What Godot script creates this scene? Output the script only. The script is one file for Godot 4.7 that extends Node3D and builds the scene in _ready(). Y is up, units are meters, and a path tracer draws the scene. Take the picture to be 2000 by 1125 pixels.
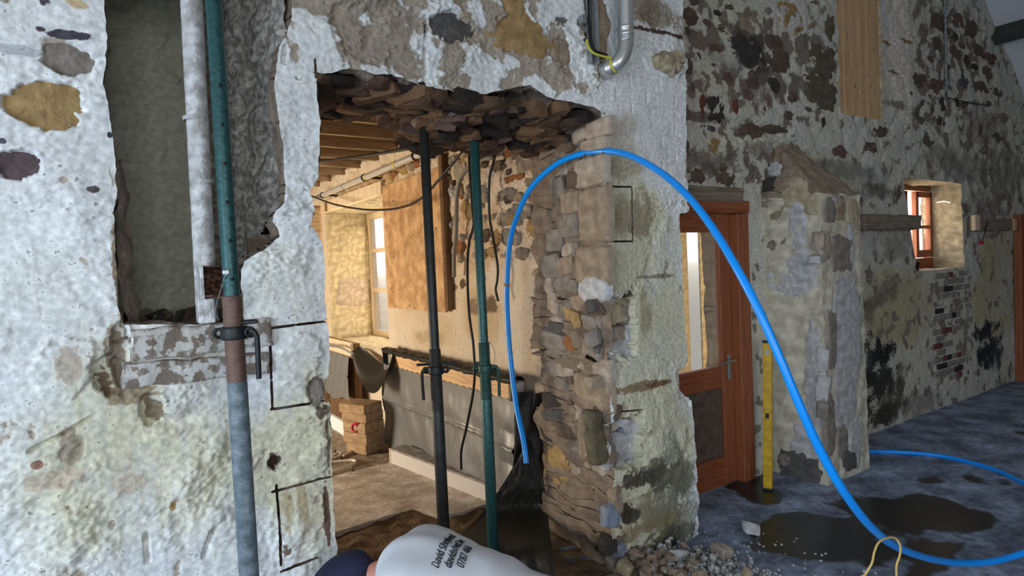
extends Node3D
# A rubble-stone barn under repair. Units are metres, y is up. The plastered front wall lies in the plane z = 0, the barn's end wall in z = -0.39.
# The helpers come first, then the builders of each thing; _ready() calls them in order at the end.

const WALL := 0.6            # thickness of the front wall
var M := {}                  # materials by name
var names := {}
var vn: Array[FastNoiseLite] = []
var soft: FastNoiseLite
var mid: FastNoiseLite
var fine: FastNoiseLite
var cells: FastNoiseLite
var rocks: Array[ArrayMesh] = []
var rng := RandomNumberGenerator.new()


func noise(freq: float, octaves: int, seed_: int, kind := FastNoiseLite.TYPE_SIMPLEX_SMOOTH) -> FastNoiseLite:
	var n := FastNoiseLite.new()
	n.noise_type = kind
	n.frequency = freq
	n.seed = seed_
	n.fractal_type = FastNoiseLite.FRACTAL_FBM if octaves > 1 else FastNoiseLite.FRACTAL_NONE
	n.fractal_octaves = octaves
	return n


func numbered(called: String) -> String:
	if not names.has(called):
		names[called] = 0
		return called
	names[called] += 1
	return "%s_%03d" % [called, names[called]]


func tag(o: Node3D, label: String, category := "", group := "", kind := "") -> Node3D:
	if label: o.set_meta("label", label)
	if category: o.set_meta("category", category)
	if group: o.set_meta("group", group)
	if kind: o.set_meta("kind", kind)
	return o


func thing(called: String, label: String, category: String, at := Vector3.ZERO, group := "") -> Node3D:
	var o := Node3D.new()
	o.name = numbered(called)
	add_child(o)
	o.position = at
	return tag(o, label, category, group)


func setting(called: String, label: String, category: String) -> Node3D:
	var o := Node3D.new()
	o.name = called
	add_child(o)
	return tag(o, label, category, "", "structure")


func put(called: String, mesh: Mesh, mat: Material, parent: Node3D = null) -> MeshInstance3D:
	var o := MeshInstance3D.new()
	o.name = called if parent else numbered(called)
	o.mesh = mesh
	o.material_override = mat
	(parent if parent else self).add_child(o, true)
	return o


func done(st: SurfaceTool) -> ArrayMesh:
	st.generate_normals()
	return st.commit()


func begin() -> SurfaceTool:
	var st := SurfaceTool.new()
	st.begin(Mesh.PRIMITIVE_TRIANGLES)
	st.set_smooth_group(-1)
	return st


func tri(st: SurfaceTool, a: Vector3, b: Vector3, c: Vector3) -> void:
	st.add_vertex(a); st.add_vertex(b); st.add_vertex(c)


func quad(st: SurfaceTool, a: Vector3, b: Vector3, c: Vector3, d: Vector3) -> void:
	tri(st, a, b, c); tri(st, a, c, d)


# A box with chamfered edges, centred on xf.
func box(st: SurfaceTool, xf: Transform3D, size: Vector3, ch := 0.003) -> void:
	st.set_smooth_group(-1)
	var h := size * 0.5
	ch = minf(ch, minf(h.x, minf(h.y, h.z)) * 0.9)
	var i := h - Vector3(ch, ch, ch)
	for ax in 3:
		var b := (ax + 1) % 3
		var c := (ax + 2) % 3
		for s in [-1.0, 1.0]:
			var q: Array[Vector3] = []
			for k in [[-1, -1], [-1, 1], [1, 1], [1, -1]]:
				var p := Vector3.ZERO
				p[ax] = s * h[ax]; p[b] = k[0] * i[b]; p[c] = k[1] * i[c]
				q.append(xf * p)
			if s > 0: quad(st, q[0], q[1], q[2], q[3])
			else: quad(st, q[3], q[2], q[1], q[0])
			for t in [-1.0, 1.0]:   # edges between ax and b, running along c
				var e: Array[Vector3] = []
				for k in [[0, -1], [0, 1], [1, 1], [1, -1]]:
					var p := Vector3.ZERO
					p[ax] = s * (h[ax] if k[0] == 0 else i[ax]); p[b] = t * (i[b] if k[0] == 0 else h[b]); p[c] = k[1] * i[c]
					e.append(xf * p)
				if s * t > 0: quad(st, e[3], e[2], e[1], e[0])
				else: quad(st, e[0], e[1], e[2], e[3])
	for sx in [-1.0, 1.0]:
		for sy in [-1.0, 1.0]:
			for sz in [-1.0, 1.0]:
				var a := xf * Vector3(sx * h.x, sy * i.y, sz * i.z)
				var b2 := xf * Vector3(sx * i.x, sy * h.y, sz * i.z)
				var c2 := xf * Vector3(sx * i.x, sy * i.y, sz * h.z)
				if sx * sy * sz > 0: tri(st, a, c2, b2)
				else: tri(st, a, b2, c2)


func at(p: Vector3, deg := Vector3.ZERO) -> Transform3D:
	return Transform3D(Basis.from_euler(deg * PI / 180.0), p)


func box_mesh(size: Vector3, ch := 0.003, xf := Transform3D.IDENTITY) -> ArrayMesh:
	var st := begin()
	box(st, xf, size, ch)
	return done(st)


# The frame whose y axis runs from a to b.
func along(a: Vector3, b: Vector3) -> Transform3D:
	var y := (b - a).normalized()
	var x := y.cross(Vector3(0.31, 0.02, 0.95)).normalized()
	return Transform3D(Basis(x, y, x.cross(y)), a)


func bar(st: SurfaceTool, a: Vector3, b: Vector3, w: float, d: float, ch := 0.003) -> void:
	var t := along(a, b)
	box(st, Transform3D(t.basis, (a + b) * 0.5), Vector3(w, a.distance_to(b), d), ch)


# A round tube through pts; radius may be a float or an array of one per point.
func tube(st: SurfaceTool, pts: Array, radius, sides := 12, caps := true) -> void:
	st.set_smooth_group(0)
	var rings := []
	var n: int = pts.size()
	var side := Vector3.ZERO
	for k in n:
		var t: Vector3 = (pts[mini(k + 1, n - 1)] - pts[maxi(k - 1, 0)]).normalized()
		if side == Vector3.ZERO:
			side = t.cross(Vector3(0.13, 0.2, 0.97) if absf(t.z) < 0.9 else Vector3.RIGHT).normalized()
		side = (side - t * side.dot(t)).normalized()
		var up := t.cross(side)
		var r: float = radius[k] if radius is Array else radius
		var ring := PackedVector3Array()
		for s in sides:
			var a := TAU * s / sides
			ring.append(pts[k] + (side * cos(a) + up * sin(a)) * r)
		rings.append(ring)
	for k in n - 1:
		for s in sides:
			var s2 := (s + 1) % sides
			quad(st, rings[k][s], rings[k][s2], rings[k + 1][s2], rings[k + 1][s])
	if caps:
		st.set_smooth_group(-1)
		for s in sides:
			tri(st, pts[0], rings[0][(s + 1) % sides], rings[0][s])
			tri(st, pts[n - 1], rings[n - 1][s], rings[n - 1][(s + 1) % sides])


func tube_mesh(pts: Array, radius, sides := 12) -> ArrayMesh:
	var st := begin()
	tube(st, pts, radius, sides)
	return done(st)


# A profile of [radius, height] pairs turned round the y axis of xf.
func lathe(st: SurfaceTool, xf: Transform3D, prof: Array, segs := 20, flat := false) -> void:
	st.set_smooth_group(-1 if flat else 0)
	for k in prof.size() - 1:
		for s in segs:
			var a := TAU * s / segs
			var b := TAU * (s + 1) / segs
			var p := xf * Vector3(cos(a) * prof[k][0], prof[k][1], sin(a) * prof[k][0])
			var q := xf * Vector3(cos(b) * prof[k][0], prof[k][1], sin(b) * prof[k][0])
			var r := xf * Vector3(cos(b) * prof[k + 1][0], prof[k + 1][1], sin(b) * prof[k + 1][0])
			var u := xf * Vector3(cos(a) * prof[k + 1][0], prof[k + 1][1], sin(a) * prof[k + 1][0])
			quad(st, p, u, r, q)


func smooth_path(ctrl: Array, step := 0.02) -> Array:
	var c := Curve3D.new()
	for k in ctrl.size():
		var t: Vector3 = (ctrl[mini(k + 1, ctrl.size() - 1)] - ctrl[maxi(k - 1, 0)]) / 6.0
		c.add_point(ctrl[k], -t, t)
	c.bake_interval = step
	return Array(c.get_baked_points())


func pts2(a: Array) -> PackedVector2Array:
	var o := PackedVector2Array()
	for k in range(0, a.size(), 2):
		o.append(Vector2(a[k], a[k + 1]))
	return o


func shake(p: Vector3, amp: float) -> Vector3:
	return p + Vector3(vn[0].get_noise_3dv(p), vn[1].get_noise_3dv(p), vn[2].get_noise_3dv(p)) * amp


# A bumpy sheet between four corners; neighbouring sheets meet because the bumps depend on the place alone.
func sheet(p00: Vector3, p10: Vector3, p11: Vector3, p01: Vector3, cell: float, amp: float, hole = null, st: SurfaceTool = null) -> ArrayMesh:
	var own := st == null
	if own: st = begin()
	st.set_smooth_group(0)
	var nu := maxi(1, ceili(maxf(p00.distance_to(p10), p01.distance_to(p11)) / cell))
	var nv := maxi(1, ceili(maxf(p00.distance_to(p01), p10.distance_to(p11)) / cell))
	var g := PackedVector3Array()
	for j in nv + 1:
		for i in nu + 1:
			var u := float(i) / nu
			var v := float(j) / nv
			g.append(shake(p00.lerp(p10, u).lerp(p01.lerp(p11, u), v), amp))
	for j in nv:
		for i in nu:
			var a := j * (nu + 1) + i
			if hole != null and hole.call((g[a] + g[a + nu + 2]) * 0.5): continue
			quad(st, g[a], g[a + nu + 1], g[a + nu + 2], g[a + 1])
	return done(st) if own else null


# An angular lump of stone about one unit across: a sphere of directions cut back by random planes.
func make_rock(seed_: int) -> ArrayMesh:
	var r := RandomNumberGenerator.new()
	r.seed = seed_
	var pl := []
	for k in 6:
		pl.append([Vector3(r.randfn(), r.randfn(), r.randfn()).normalized(), r.randf_range(0.42, 0.56)])
	for a in [Vector3.RIGHT, Vector3.LEFT, Vector3.UP, Vector3.DOWN, Vector3.BACK, Vector3.FORWARD]:
		pl.append([(a + Vector3(r.randfn(), r.randfn(), r.randfn()) * 0.12).normalized(), r.randf_range(0.39, 0.46)])
	var st := begin()
	var rows := []
	for j in 13:
		var row := PackedVector3Array()
		for i in 22:
			var th := PI * j / 12.0
			var ph := TAU * i / 22.0
			var d := Vector3(sin(th) * cos(ph), cos(th), sin(th) * sin(ph))
			var far := 0.66
			for p in pl:
				var c: float = p[0].dot(d)
				if c > 0.05: far = minf(far, p[1] / c)
			row.append(d * (far + mid.get_noise_3dv(d * 0.6 + Vector3(seed_, 0, 0)) * 0.03))
		rows.append(row)
	for j in 12:
		for i in 22:
			var k := (i + 1) % 22
			if j > 0: tri(st, rows[j][i], rows[j][k], rows[j + 1][k])
			if j < 11: tri(st, rows[j][i], rows[j + 1][k], rows[j + 1][i])
	return done(st)


func rock(parent: Node3D, called: String, p: Vector3, size: Vector3, mat: Material, turn := Vector3.ZERO) -> MeshInstance3D:
	var o := put(called, rocks[rng.randi() % rocks.size()], mat, parent)
	o.transform = Transform3D(Basis.from_euler(turn) * Basis.from_scale(size), p)
	return o


# A ragged lump that shows through a wall or lies on it as a skin: xf is the wall's plane with z outwards.
func patch_mesh(rx: float, ry: float, high: float, sink: float, seed_: int, rag := 0.22, bump := 0.2, n := 44, sq := 0.0) -> ArrayMesh:
	var st := begin()
	st.set_smooth_group(0)
	var rings := []
	var fr := [0.0, 0.3, 0.55, 0.75, 0.9, 1.0, 1.08]
	var hi := [1.0, 1.0, 0.92, 0.75, 0.45, -0.1, -1.0]
	for q in fr.size():
		var ring := PackedVector3Array()
		for k in n:
			var a := TAU * k / n
			var w := 1.0 + rag * (soft.get_noise_3d(cos(a) * 2.0 + seed_ * 7.3, sin(a) * 2.0, seed_) + 0.7 * mid.get_noise_3d(cos(a) * 0.9 + seed_, sin(a) * 0.9, 3.0))
			if sq > 0.0: w *= lerpf(1.0, 1.0 / maxf(absf(cos(a)), absf(sin(a))), sq)
			var p = Vector2(cos(a) * rx, sin(a) * ry) * w * fr[q]
			var z: float = high * hi[q] if hi[q] > 0.0 else sink * hi[q]
			ring.append(Vector3(p.x, p.y, z + bump * high * (mid.get_noise_3d(p.x * 1.3 + seed_, p.y * 1.3, 9.0) * 2.0 + fine.get_noise_3d(p.x + seed_, p.y, 1.0))))
		rings.append(ring)
	for q in fr.size() - 1:
		for k in n:
			var l := (k + 1) % n
			if q == 0: tri(st, rings[0][0], rings[1][l], rings[1][k])
			else: quad(st, rings[q][k], rings[q][l], rings[q + 1][l], rings[q + 1][k])
	return done(st)


func patch(parent: Node3D, called: String, xf: Transform3D, e: Array, mat: Material, high := 0.012, sink := 0.03, rag := 0.22, sq := 0.0, bump := 0.2) -> MeshInstance3D:
	var o := put(called, patch_mesh(e[2], e[3], high, sink, rng.randi() % 900, rag, bump, 44, sq), mat, parent)
	o.transform = xf * Transform3D(Basis(), Vector3(e[0], e[1], 0))
	return o


# A wall's face as a fine grid of heights, cut to a polygon with holes, and the broken edges that run back from every cut.
# The first outline is the wall, the others are cut out of it; back(place) is the depth of the edges. Returns [face arrays, edge mesh].
func wall_face(outline: Array, cell: float, heights: PackedFloat32Array, nx: int, ny: int, org: Vector2, uv: Rect2, back: Callable, jag: float) -> Array:
	var seg_a := PackedVector2Array()
	var seg_b := PackedVector2Array()
	var bins := {}
	var inside := PackedByteArray()
	inside.resize(nx * ny)
	for nth in outline.size():
		var poly: PackedVector2Array = outline[nth]
		var wob := jag if poly.size() > 7 else 0.001     # sawn slots have few corners and stay straight
		var fresh := PackedVector2Array()
		for k in poly.size():
			var a := poly[k]
			var b := poly[(k + 1) % poly.size()]
			var m := maxi(1, ceili(a.distance_to(b) / 0.012))
			for q in m:
				var p := a.lerp(b, float(q) / m)
				fresh.append(p + Vector2(mid.get_noise_2d(p.x * 2.0, p.y * 2.0) + 0.6 * fine.get_noise_2d(p.x, p.y), mid.get_noise_2d(p.y * 2.0, 40.0 + p.x * 2.0) + 0.6 * fine.get_noise_2d(p.y, p.x)) * wob)
		var rows := {}
		for k in fresh.size():
			seg_a.append(fresh[k])
			seg_b.append(fresh[(k + 1) % fresh.size()])
			var key := Vector2i((fresh[k] / 0.05).floor())
			if not bins.has(key): bins[key] = PackedInt32Array()
			bins[key].append(seg_a.size() - 1)
			var a := fresh[k]
			var b := fresh[(k + 1) % fresh.size()]
			if a.y > b.y:
				var c := a; a = b; b = c
			for j in range(maxi(0, ceili((a.y - org.y) / cell)), mini(ny, ceili((b.y - org.y) / cell))):
				var y := org.y + j * cell
				if y >= a.y and y < b.y:
					if not rows.has(j): rows[j] = PackedFloat32Array()
					rows[j].append(a.x + (b.x - a.x) * (y - a.y) / (b.y - a.y))
		for j in rows:
			var xs: PackedFloat32Array = rows[j]
			xs.sort()
			for k in range(0, xs.size() - 1, 2):
				for i in range(maxi(0, ceili((xs[k] - org.x) / cell)), mini(nx, floori((xs[k + 1] - org.x) / cell) + 1)):
					inside[j * nx + i] = 1 if nth == 0 else 0
	var dist := func(p: Vector2) -> float:
		var best := 1e9
		var c := Vector2i((p / 0.05).floor())
		for dx in [-1, 0, 1]:
			for dy in [-1, 0, 1]:
				var list = bins.get(c + Vector2i(dx, dy))
				if list != null:
					for s in list:
						best = minf(best, p.distance_squared_to(Geometry2D.get_closest_point_to_segment(p, seg_a[s], seg_b[s])))
		return sqrt(best)
	var v := PackedVector3Array()
	var nrm := PackedVector3Array()
	var uvs := PackedVector2Array()
	var idx := PackedInt32Array()
	var of := PackedInt32Array()
	of.resize(nx * ny)
	of.fill(-1)
	for j in ny:
		for i in nx:
			if inside[j * nx + i] == 0: continue
			var k := j * nx + i
			of[k] = v.size()
			v.append(Vector3(org.x + i * cell, org.y + j * cell, heights[k]))
			var l := heights[k - 1] if i > 0 else heights[k]
			var r := heights[k + 1] if i < nx - 1 else heights[k]
			var d := heights[k - nx] if j > 0 else heights[k]
			var t := heights[k + nx] if j < ny - 1 else heights[k]
			nrm.append(Vector3(l - r, d - t, 2.0 * cell).normalized())
			uvs.append(Vector2((v[-1].x - uv.position.x) / uv.size.x, 1.0 - (v[-1].y - uv.position.y) / uv.size.y))
	var cut := {}
	var far := {}
	var rim := PackedInt32Array()
	var cross := func(a: int, b: int) -> int:   # a inside, b outside
		var key := a * 4 + (0 if b == a + 1 else 1 if b == a - 1 else 2 if b > a else 3) if absi(b - a) == 1 or absi(b - a) == nx else -(a * 4 + (0 if b > a else 1)) - 1
		if cut.has(key): return cut[key]
		var pa := Vector2(org.x + (a % nx) * cell, org.y + (a / nx) * cell)
		var pb := Vector2(org.x + (b % nx) * cell, org.y + (b / nx) * cell)
		if not far.has(a): far[a] = dist.call(pa)
		if not far.has(b): far[b] = dist.call(pb)
		var t := clampf(far[a] / maxf(far[a] + far[b], 1e-6), 0.02, 0.98)
		var p := pa.lerp(pb, t)
		v.append(Vector3(p.x, p.y, lerpf(heights[a], heights[b], t)))
		nrm.append(nrm[of[a]])
		uvs.append(Vector2((p.x - uv.position.x) / uv.size.x, 1.0 - (p.y - uv.position.y) / uv.size.y))
		cut[key] = v.size() - 1
		return v.size() - 1
	for j in ny - 1:
		for i in nx - 1:
			var a := j * nx + i
			var s := inside[a] + inside[a + 1] + inside[a + nx] + inside[a + nx + 1]
			if s == 0: continue
			if s == 4:
				idx.append_array(PackedInt32Array([of[a], of[a + nx], of[a + nx + 1], of[a], of[a + nx + 1], of[a + 1]]))
				continue
			for t in [[a, a + nx, a + nx + 1], [a, a + nx + 1, a + 1]]:
				var poly := PackedInt32Array()
				var on := PackedInt32Array()
				for k in 3:
					var p: int = t[k]
					var q: int = t[(k + 1) % 3]
					if inside[p]: poly.append(of[p])
					if inside[p] != inside[q]:
						var c: int = cross.call(p, q) if inside[p] else cross.call(q, p)
						poly.append(c)
						on.append(c)
						if inside[p] == 0 and on.size() == 1: pass
				for k in range(1, poly.size() - 1):
					idx.append_array(PackedInt32Array([poly[0], poly[k], poly[k + 1]]))
				if on.size() == 2:
					rim.append(on[0]); rim.append(on[1])
	var arr := []
	arr.resize(Mesh.ARRAY_MAX)
	arr[Mesh.ARRAY_VERTEX] = v
	arr[Mesh.ARRAY_NORMAL] = nrm
	arr[Mesh.ARRAY_TEX_UV] = uvs
	arr[Mesh.ARRAY_INDEX] = idx
	var am := ArrayMesh.new()
	am.add_surface_from_arrays(Mesh.PRIMITIVE_TRIANGLES, arr)
	var st := begin()
	st.set_smooth_group(0)
	var deep := {}
	var steps := [0.0, 0.012, 0.03, 0.055, 0.09, 0.13, 0.18, 0.24, 0.31, 0.39, 0.48, 0.6]
	for k in rim.size():
		var c := rim[k]
		if deep.has(c): continue
		var p := v[c]
		var d: Vector3 = back.call(p)     # x: depth, y: how rough, z: how far it hangs down at the back
		var line := PackedVector3Array()
		for s in steps:
			var q := Vector3(p.x, p.y, p.z - s / 0.6 * d.x)
			var amt: float = d.y * smoothstep(0.0, 0.08, s)
			var w := shake(q, amt)
			w.y -= d.z * smoothstep(0.05, 0.5, s)
			line.append(Vector3(w.x, w.y, lerpf(q.z, w.z, 0.4)))
		deep[c] = line
	for k in range(0, rim.size(), 2):
		var a: PackedVector3Array = deep[rim[k]]
		var b: PackedVector3Array = deep[rim[k + 1]]
		for s in steps.size() - 1:
			quad(st, a[s], b[s], b[s + 1], a[s + 1])
	return [am, done(st)]


# ---- textures ----

func grey_noise(n: FastNoiseLite, size: int) -> PackedByteArray:
	return n.get_seamless_image(size, size).get_data()


func tex(im: Image) -> ImageTexture:
	im.generate_mipmaps()
	return ImageTexture.create_from_image(im)


func noise_tex(size: int, n: FastNoiseLite, lo: Color, hi: Color, n2: FastNoiseLite = null, edge := 0.0) -> ImageTexture:
	var d := grey_noise(n, size)
	var d2 := grey_noise(n2, size) if n2 else d
	var o := PackedByteArray()
	o.resize(size * size * 3)
	for k in size * size:
		var t := d[k] / 255.0
		if edge > 0.0: t = clampf((t - 0.5) / edge + 0.5, 0.0, 1.0)
		if n2: t = clampf(t + (d2[k] / 255.0 - 0.5) * 0.5, 0.0, 1.0)
		o[k * 3] = int(255.0 * lerpf(lo.r, hi.r, t))
		o[k * 3 + 1] = int(255.0 * lerpf(lo.g, hi.g, t))
		o[k * 3 + 2] = int(255.0 * lerpf(lo.b, hi.b, t))
	return tex(Image.create_from_data(size, size, false, Image.FORMAT_RGB8, o))


func mat(called: String, c: Color, rough := 0.9, t: Texture2D = null, scale := 2.0, bump: Texture2D = null, deep := 0.3, metal := 0.0) -> StandardMaterial3D:
	var m := StandardMaterial3D.new()
	m.resource_name = called
	m.albedo_color = c
	m.roughness = rough
	m.metallic = metal
	m.uv1_triplanar = true
	m.uv1_world_triplanar = true
	m.uv1_scale = Vector3.ONE * scale
	if t: m.albedo_texture = t
	if bump:
		m.heightmap_enabled = true
		m.heightmap_texture = bump
		m.heightmap_scale = deep
	M[called] = m
	return m


func c8(r: int, g: int, b: int) -> Color:
	return Color8(r, g, b)


func make_materials() -> void:
	soft = noise(0.8, 2, 11)
	mid = noise(4.0, 3, 12)
	fine = noise(26.0, 3, 13)
	cells = noise(3.6, 1, 14, FastNoiseLite.TYPE_CELLULAR)
	cells.cellular_return_type = FastNoiseLite.RETURN_DISTANCE2_SUB
	cells.cellular_jitter = 0.9
	for k in 3:
		vn.append(noise(7.0, 4, 21 + k))
		vn[k].fractal_gain = 0.38
	rng.seed = 5
	for k in 14: rocks.append(make_rock(100 + k))
	var grain := noise_tex(512, noise(0.008, 6, 1), Color(0.72, 0.7, 0.68), Color(1, 1, 1), noise(0.2, 2, 2))
	var pit := noise_tex(512, noise(0.03, 6, 3), Color(0, 0, 0), Color(1, 1, 1), noise(0.15, 3, 4))
	var crisp := noise_tex(512, noise(0.05, 5, 5), Color(0, 0, 0), Color(1, 1, 1))
	M.grain = grain; M.pit = pit; M.crisp = crisp
	var flaky := noise_tex(512, noise(0.014, 6, 6), Color(0.5, 0.45, 0.4), Color(0.84, 0.84, 0.83), noise(0.1, 3, 7), 0.12)
	var washed := noise_tex(512, noise(0.012, 6, 16), Color(0.66, 0.65, 0.63), Color(0.9, 0.9, 0.9), noise(0.1, 3, 17), 0.4)
	var rusty := noise_tex(512, noise(0.02, 6, 8), Color(0.2, 0.12, 0.09), Color(0.5, 0.36, 0.28), noise(0.12, 3, 9), 0.4)
	# exposed stone, by tone
	mat("ochre", c8(192, 160, 108), 0.95, grain, 3.0, pit, 0.35)
	mat("tan", c8(176, 158, 136), 0.95, grain, 3.0, pit, 0.35)
	mat("pale", c8(196, 182, 166), 0.95, grain, 3.0, pit, 0.35)
	mat("grey", c8(158, 149, 138), 0.95, grain, 3.0, pit, 0.35)
	mat("slate", c8(104, 102, 100), 0.9, grain, 3.0, pit, 0.35)
	mat("dark", c8(78, 72, 67), 0.95, grain, 3.0, pit, 0.35)
	mat("brown", c8(118, 100, 86), 0.95, grain, 3.0, pit, 0.35)
	mat("red", c8(128, 102, 92), 0.95, grain, 3.0, pit, 0.35)
	mat("plum", c8(108, 92, 94), 0.95, grain, 3.0, pit, 0.35)
	mat("olive", c8(118, 108, 86), 0.95, grain, 3.0, pit, 0.35)
	mat("orange", c8(168, 112, 70), 0.95, grain, 3.0, pit, 0.35)
	mat("lime", c8(214, 214, 214), 0.95, grain, 3.0, pit, 0.35)
	mat("cream", c8(208, 196, 164), 0.95, grain, 3.0, pit, 0.35)
	mat("buttress", c8(232, 226, 204), 0.95, grain, 2.0, pit, 0.4)
	mat("chalk", c8(222, 224, 226), 0.9, grain, 4.0, pit, 0.4)
	mat("bluish", c8(160, 174, 196), 0.9, grain, 3.0, pit, 0.4)
	mat("brick_red", c8(140, 80, 66), 0.95, grain, 4.0, pit, 0.5)
	mat("brick_black", c8(54, 52, 54), 0.9, grain, 4.0, pit, 0.4)
	mat("brick_washed", c8(176, 168, 160), 0.95, grain, 4.0, pit, 0.6)
	mat("core", c8(164, 146, 128), 1.0, grain, 2.4, pit, 1.2)
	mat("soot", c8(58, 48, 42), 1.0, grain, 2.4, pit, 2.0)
	mat("earthy", c8(142, 110, 80), 1.0, grain, 2.4, pit, 0.8)
	mat("umber", c8(104, 80, 60), 1.0, grain, 2.4, pit, 0.8)
	mat("mortar", c8(196, 178, 158), 1.0, grain, 2.4, pit, 2.0)
	mat("niche_plaster", c8(206, 208, 194), 0.95, noise_tex(512, noise(0.03, 5, 31), Color(0.8, 0.8, 0.77), Color(0.95, 0.95, 0.93), noise(0.12, 3, 32), 0.6), 1.6, pit, 0.4)
	mat("niche_speckled", c8(196, 192, 186), 0.95, noise_tex(512, noise(0.03, 4, 33), Color(0.58, 0.55, 0.53), Color(0.95, 0.95, 0.93), noise(0.09, 3, 34), 0.3), 1.6, pit, 0.5)
	# wood
	var pine := wood_tex(c8(222, 184, 136), c8(176, 130, 88), 4)
	mat("pine", Color.WHITE, 0.6, pine, 1.1)
	mat("pine_pale", Color.WHITE, 0.7, wood_tex(c8(232, 214, 184), c8(196, 168, 130), 23), 1.1)
	mat("door_wood", c8(190, 150, 126), 0.5, wood_tex(c8(214, 160, 120), c8(150, 92, 62), 9), 1.2)
	mat("ply", c8(226, 190, 146), 0.8, noise_tex(512, noise(0.012, 5, 41), Color(0.72, 0.64, 0.55), Color(1, 0.98, 0.94), noise(0.08, 2, 42)), 0.9)
	mat("old_timber", c8(150, 128, 102), 0.95, wood_tex(c8(210, 190, 165), c8(120, 96, 76), 13), 0.8, crisp, 0.3)
	mat("flaky_timber", c8(238, 236, 232), 0.9, flaky, 2.2, crisp, 0.2)
	mat("joist", c8(214, 198, 176), 0.95, wood_tex(c8(216, 204, 186), c8(146, 130, 112), 17, true), 0.8)
	mat("pine_along", Color.WHITE, 0.6, wood_tex(c8(222, 184, 136), c8(176, 130, 88), 4, true), 1.1)
	mat("door_rail", c8(190, 150, 126), 0.5, wood_tex(c8(214, 160, 120), c8(150, 92, 62), 9, true), 1.2)
	mat("timber_along", c8(172, 164, 152), 0.95, wood_tex(c8(214, 204, 190), c8(146, 134, 120), 13, true), 0.8, crisp, 0.3)
	mat("block", c8(196, 164, 126), 0.95, grain, 3.0, crisp, 0.1)
	mat("brushed", c8(214, 214, 210), 0.36, null, 1.0, null, 0.0, 0.75)
	mat("white_paint", Color.WHITE, 0.8, washed, 2.5, crisp, 0.25)
	# metal and plastic
	mat("prop_green", c8(62, 112, 112), 0.45, noise_tex(512, noise(0.03, 5, 51), Color(0.5, 0.55, 0.55), Color(1, 1, 1), noise(0.1, 3, 52)), 3.0, crisp, 0.05, 0.3)
	mat("prop_dark", c8(66, 70, 70), 0.5, M.grain, 4.0, crisp, 0.05, 0.4)
	mat("prop_pale", c8(150, 160, 168), 0.6, noise_tex(512, noise(0.02, 5, 53), Color(0.45, 0.52, 0.52), Color(1, 1, 1), noise(0.1, 3, 54)), 2.0, crisp, 0.05, 0.1)
	mat("thread_rust", c8(150, 122, 110), 0.6, M.grain, 5.0, null, 0.0, 0.5)
	mat("thread_dark", c8(74, 72, 70), 0.55, M.grain, 5.0, null, 0.0, 0.5)
	mat("thread_green", c8(52, 92, 84), 0.5, M.grain, 5.0, null, 0.0, 0.4)
	mat("collar_dark", c8(58, 62, 64), 0.5, M.grain, 5.0, null, 0.0, 0.6)
	mat("rust", Color.WHITE, 0.9, rusty, 4.0, crisp, 0.3)
	mat("steel", c8(176, 178, 180), 0.22, null, 1.0, null, 0.0, 1.0)
	mat("zinc", c8(224, 224, 222), 0.35, null, 1.0, null, 0.0, 0.5)
	mat("pale_board", c8(206, 200, 194), 0.9)
	mat("galvanised", c8(186, 192, 196), 0.4, M.grain, 6.0, null, 0.0, 0.5)
	mat("blue_pipe", c8(10, 150, 250), 0.28)
	mat("cable_black", c8(26, 25, 25), 0.5)
	mat("cable_grey", c8(130, 122, 112), 0.6)
	mat("earth_yellow", c8(206, 202, 60), 0.5)
	mat("tape_yellow", c8(214, 210, 70), 0.6)
	mat("level_yellow", c8(236, 190, 10), 0.45, M.grain, 3.0)
	mat("cord_yellow", c8(214, 184, 110), 0.9)
	mat("membrane", c8(42, 41, 37), 0.5)
	mat("foil", c8(124, 124, 124), 0.4, null, 1.0, null, 0.0, 0.25)
	mat("white_board", c8(226, 228, 232), 0.8)
	mat("board_grey", c8(176, 170, 166), 0.9, M.grain, 2.0)
	mat("heating_pipe", c8(232, 226, 212), 0.45)
	mat("red_paint", c8(176, 20, 50), 0.8)
	mat("black_plastic", c8(22, 22, 24), 0.5)
	mat("white_plastic", c8(236, 236, 232), 0.5)
	var glass := StandardMaterial3D.new()
	glass.transparency = BaseMaterial3D.TRANSPARENCY_ALPHA
	glass.albedo_color = Color(1, 1, 1, 0.06)
	glass.roughness = 0.02
	M.glass = glass


func wood_tex(lo: Color, hi: Color, seed_: int, along_u := false) -> ImageTexture:
	var size := 512
	var n := noise(0.02, 4, seed_)
	var s := noise(0.05, 2, seed_ + 1)
	var o := PackedByteArray()
	o.resize(size * size * 3)
	for y in size:
		for x in size:
			# the grain runs up the texture (v) and is mirrored so that it repeats
			var my := absf(y - 256.0)
			var mx := absf(x - 256.0)
			var q := n.get_noise_2d(mx * 1.0, my * 0.06) * 0.9
			var t := clampf(0.5 + 0.5 * sin((mx * 0.12 + q * 9.0) * 1.6) * 0.6 + s.get_noise_2d(mx * 3.0, my * 0.12) * 0.5, 0.0, 1.0)
			t = t * t * 0.8
			var k := ((x * size + y) if along_u else (y * size + x)) * 3
			o[k] = int(255.0 * lerpf(lo.r, hi.r, t))
			o[k + 1] = int(255.0 * lerpf(lo.g, hi.g, t))
			o[k + 2] = int(255.0 * lerpf(lo.b, hi.b, t))
	return tex(Image.create_from_data(size, size, false, Image.FORMAT_RGB8, o))


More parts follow.
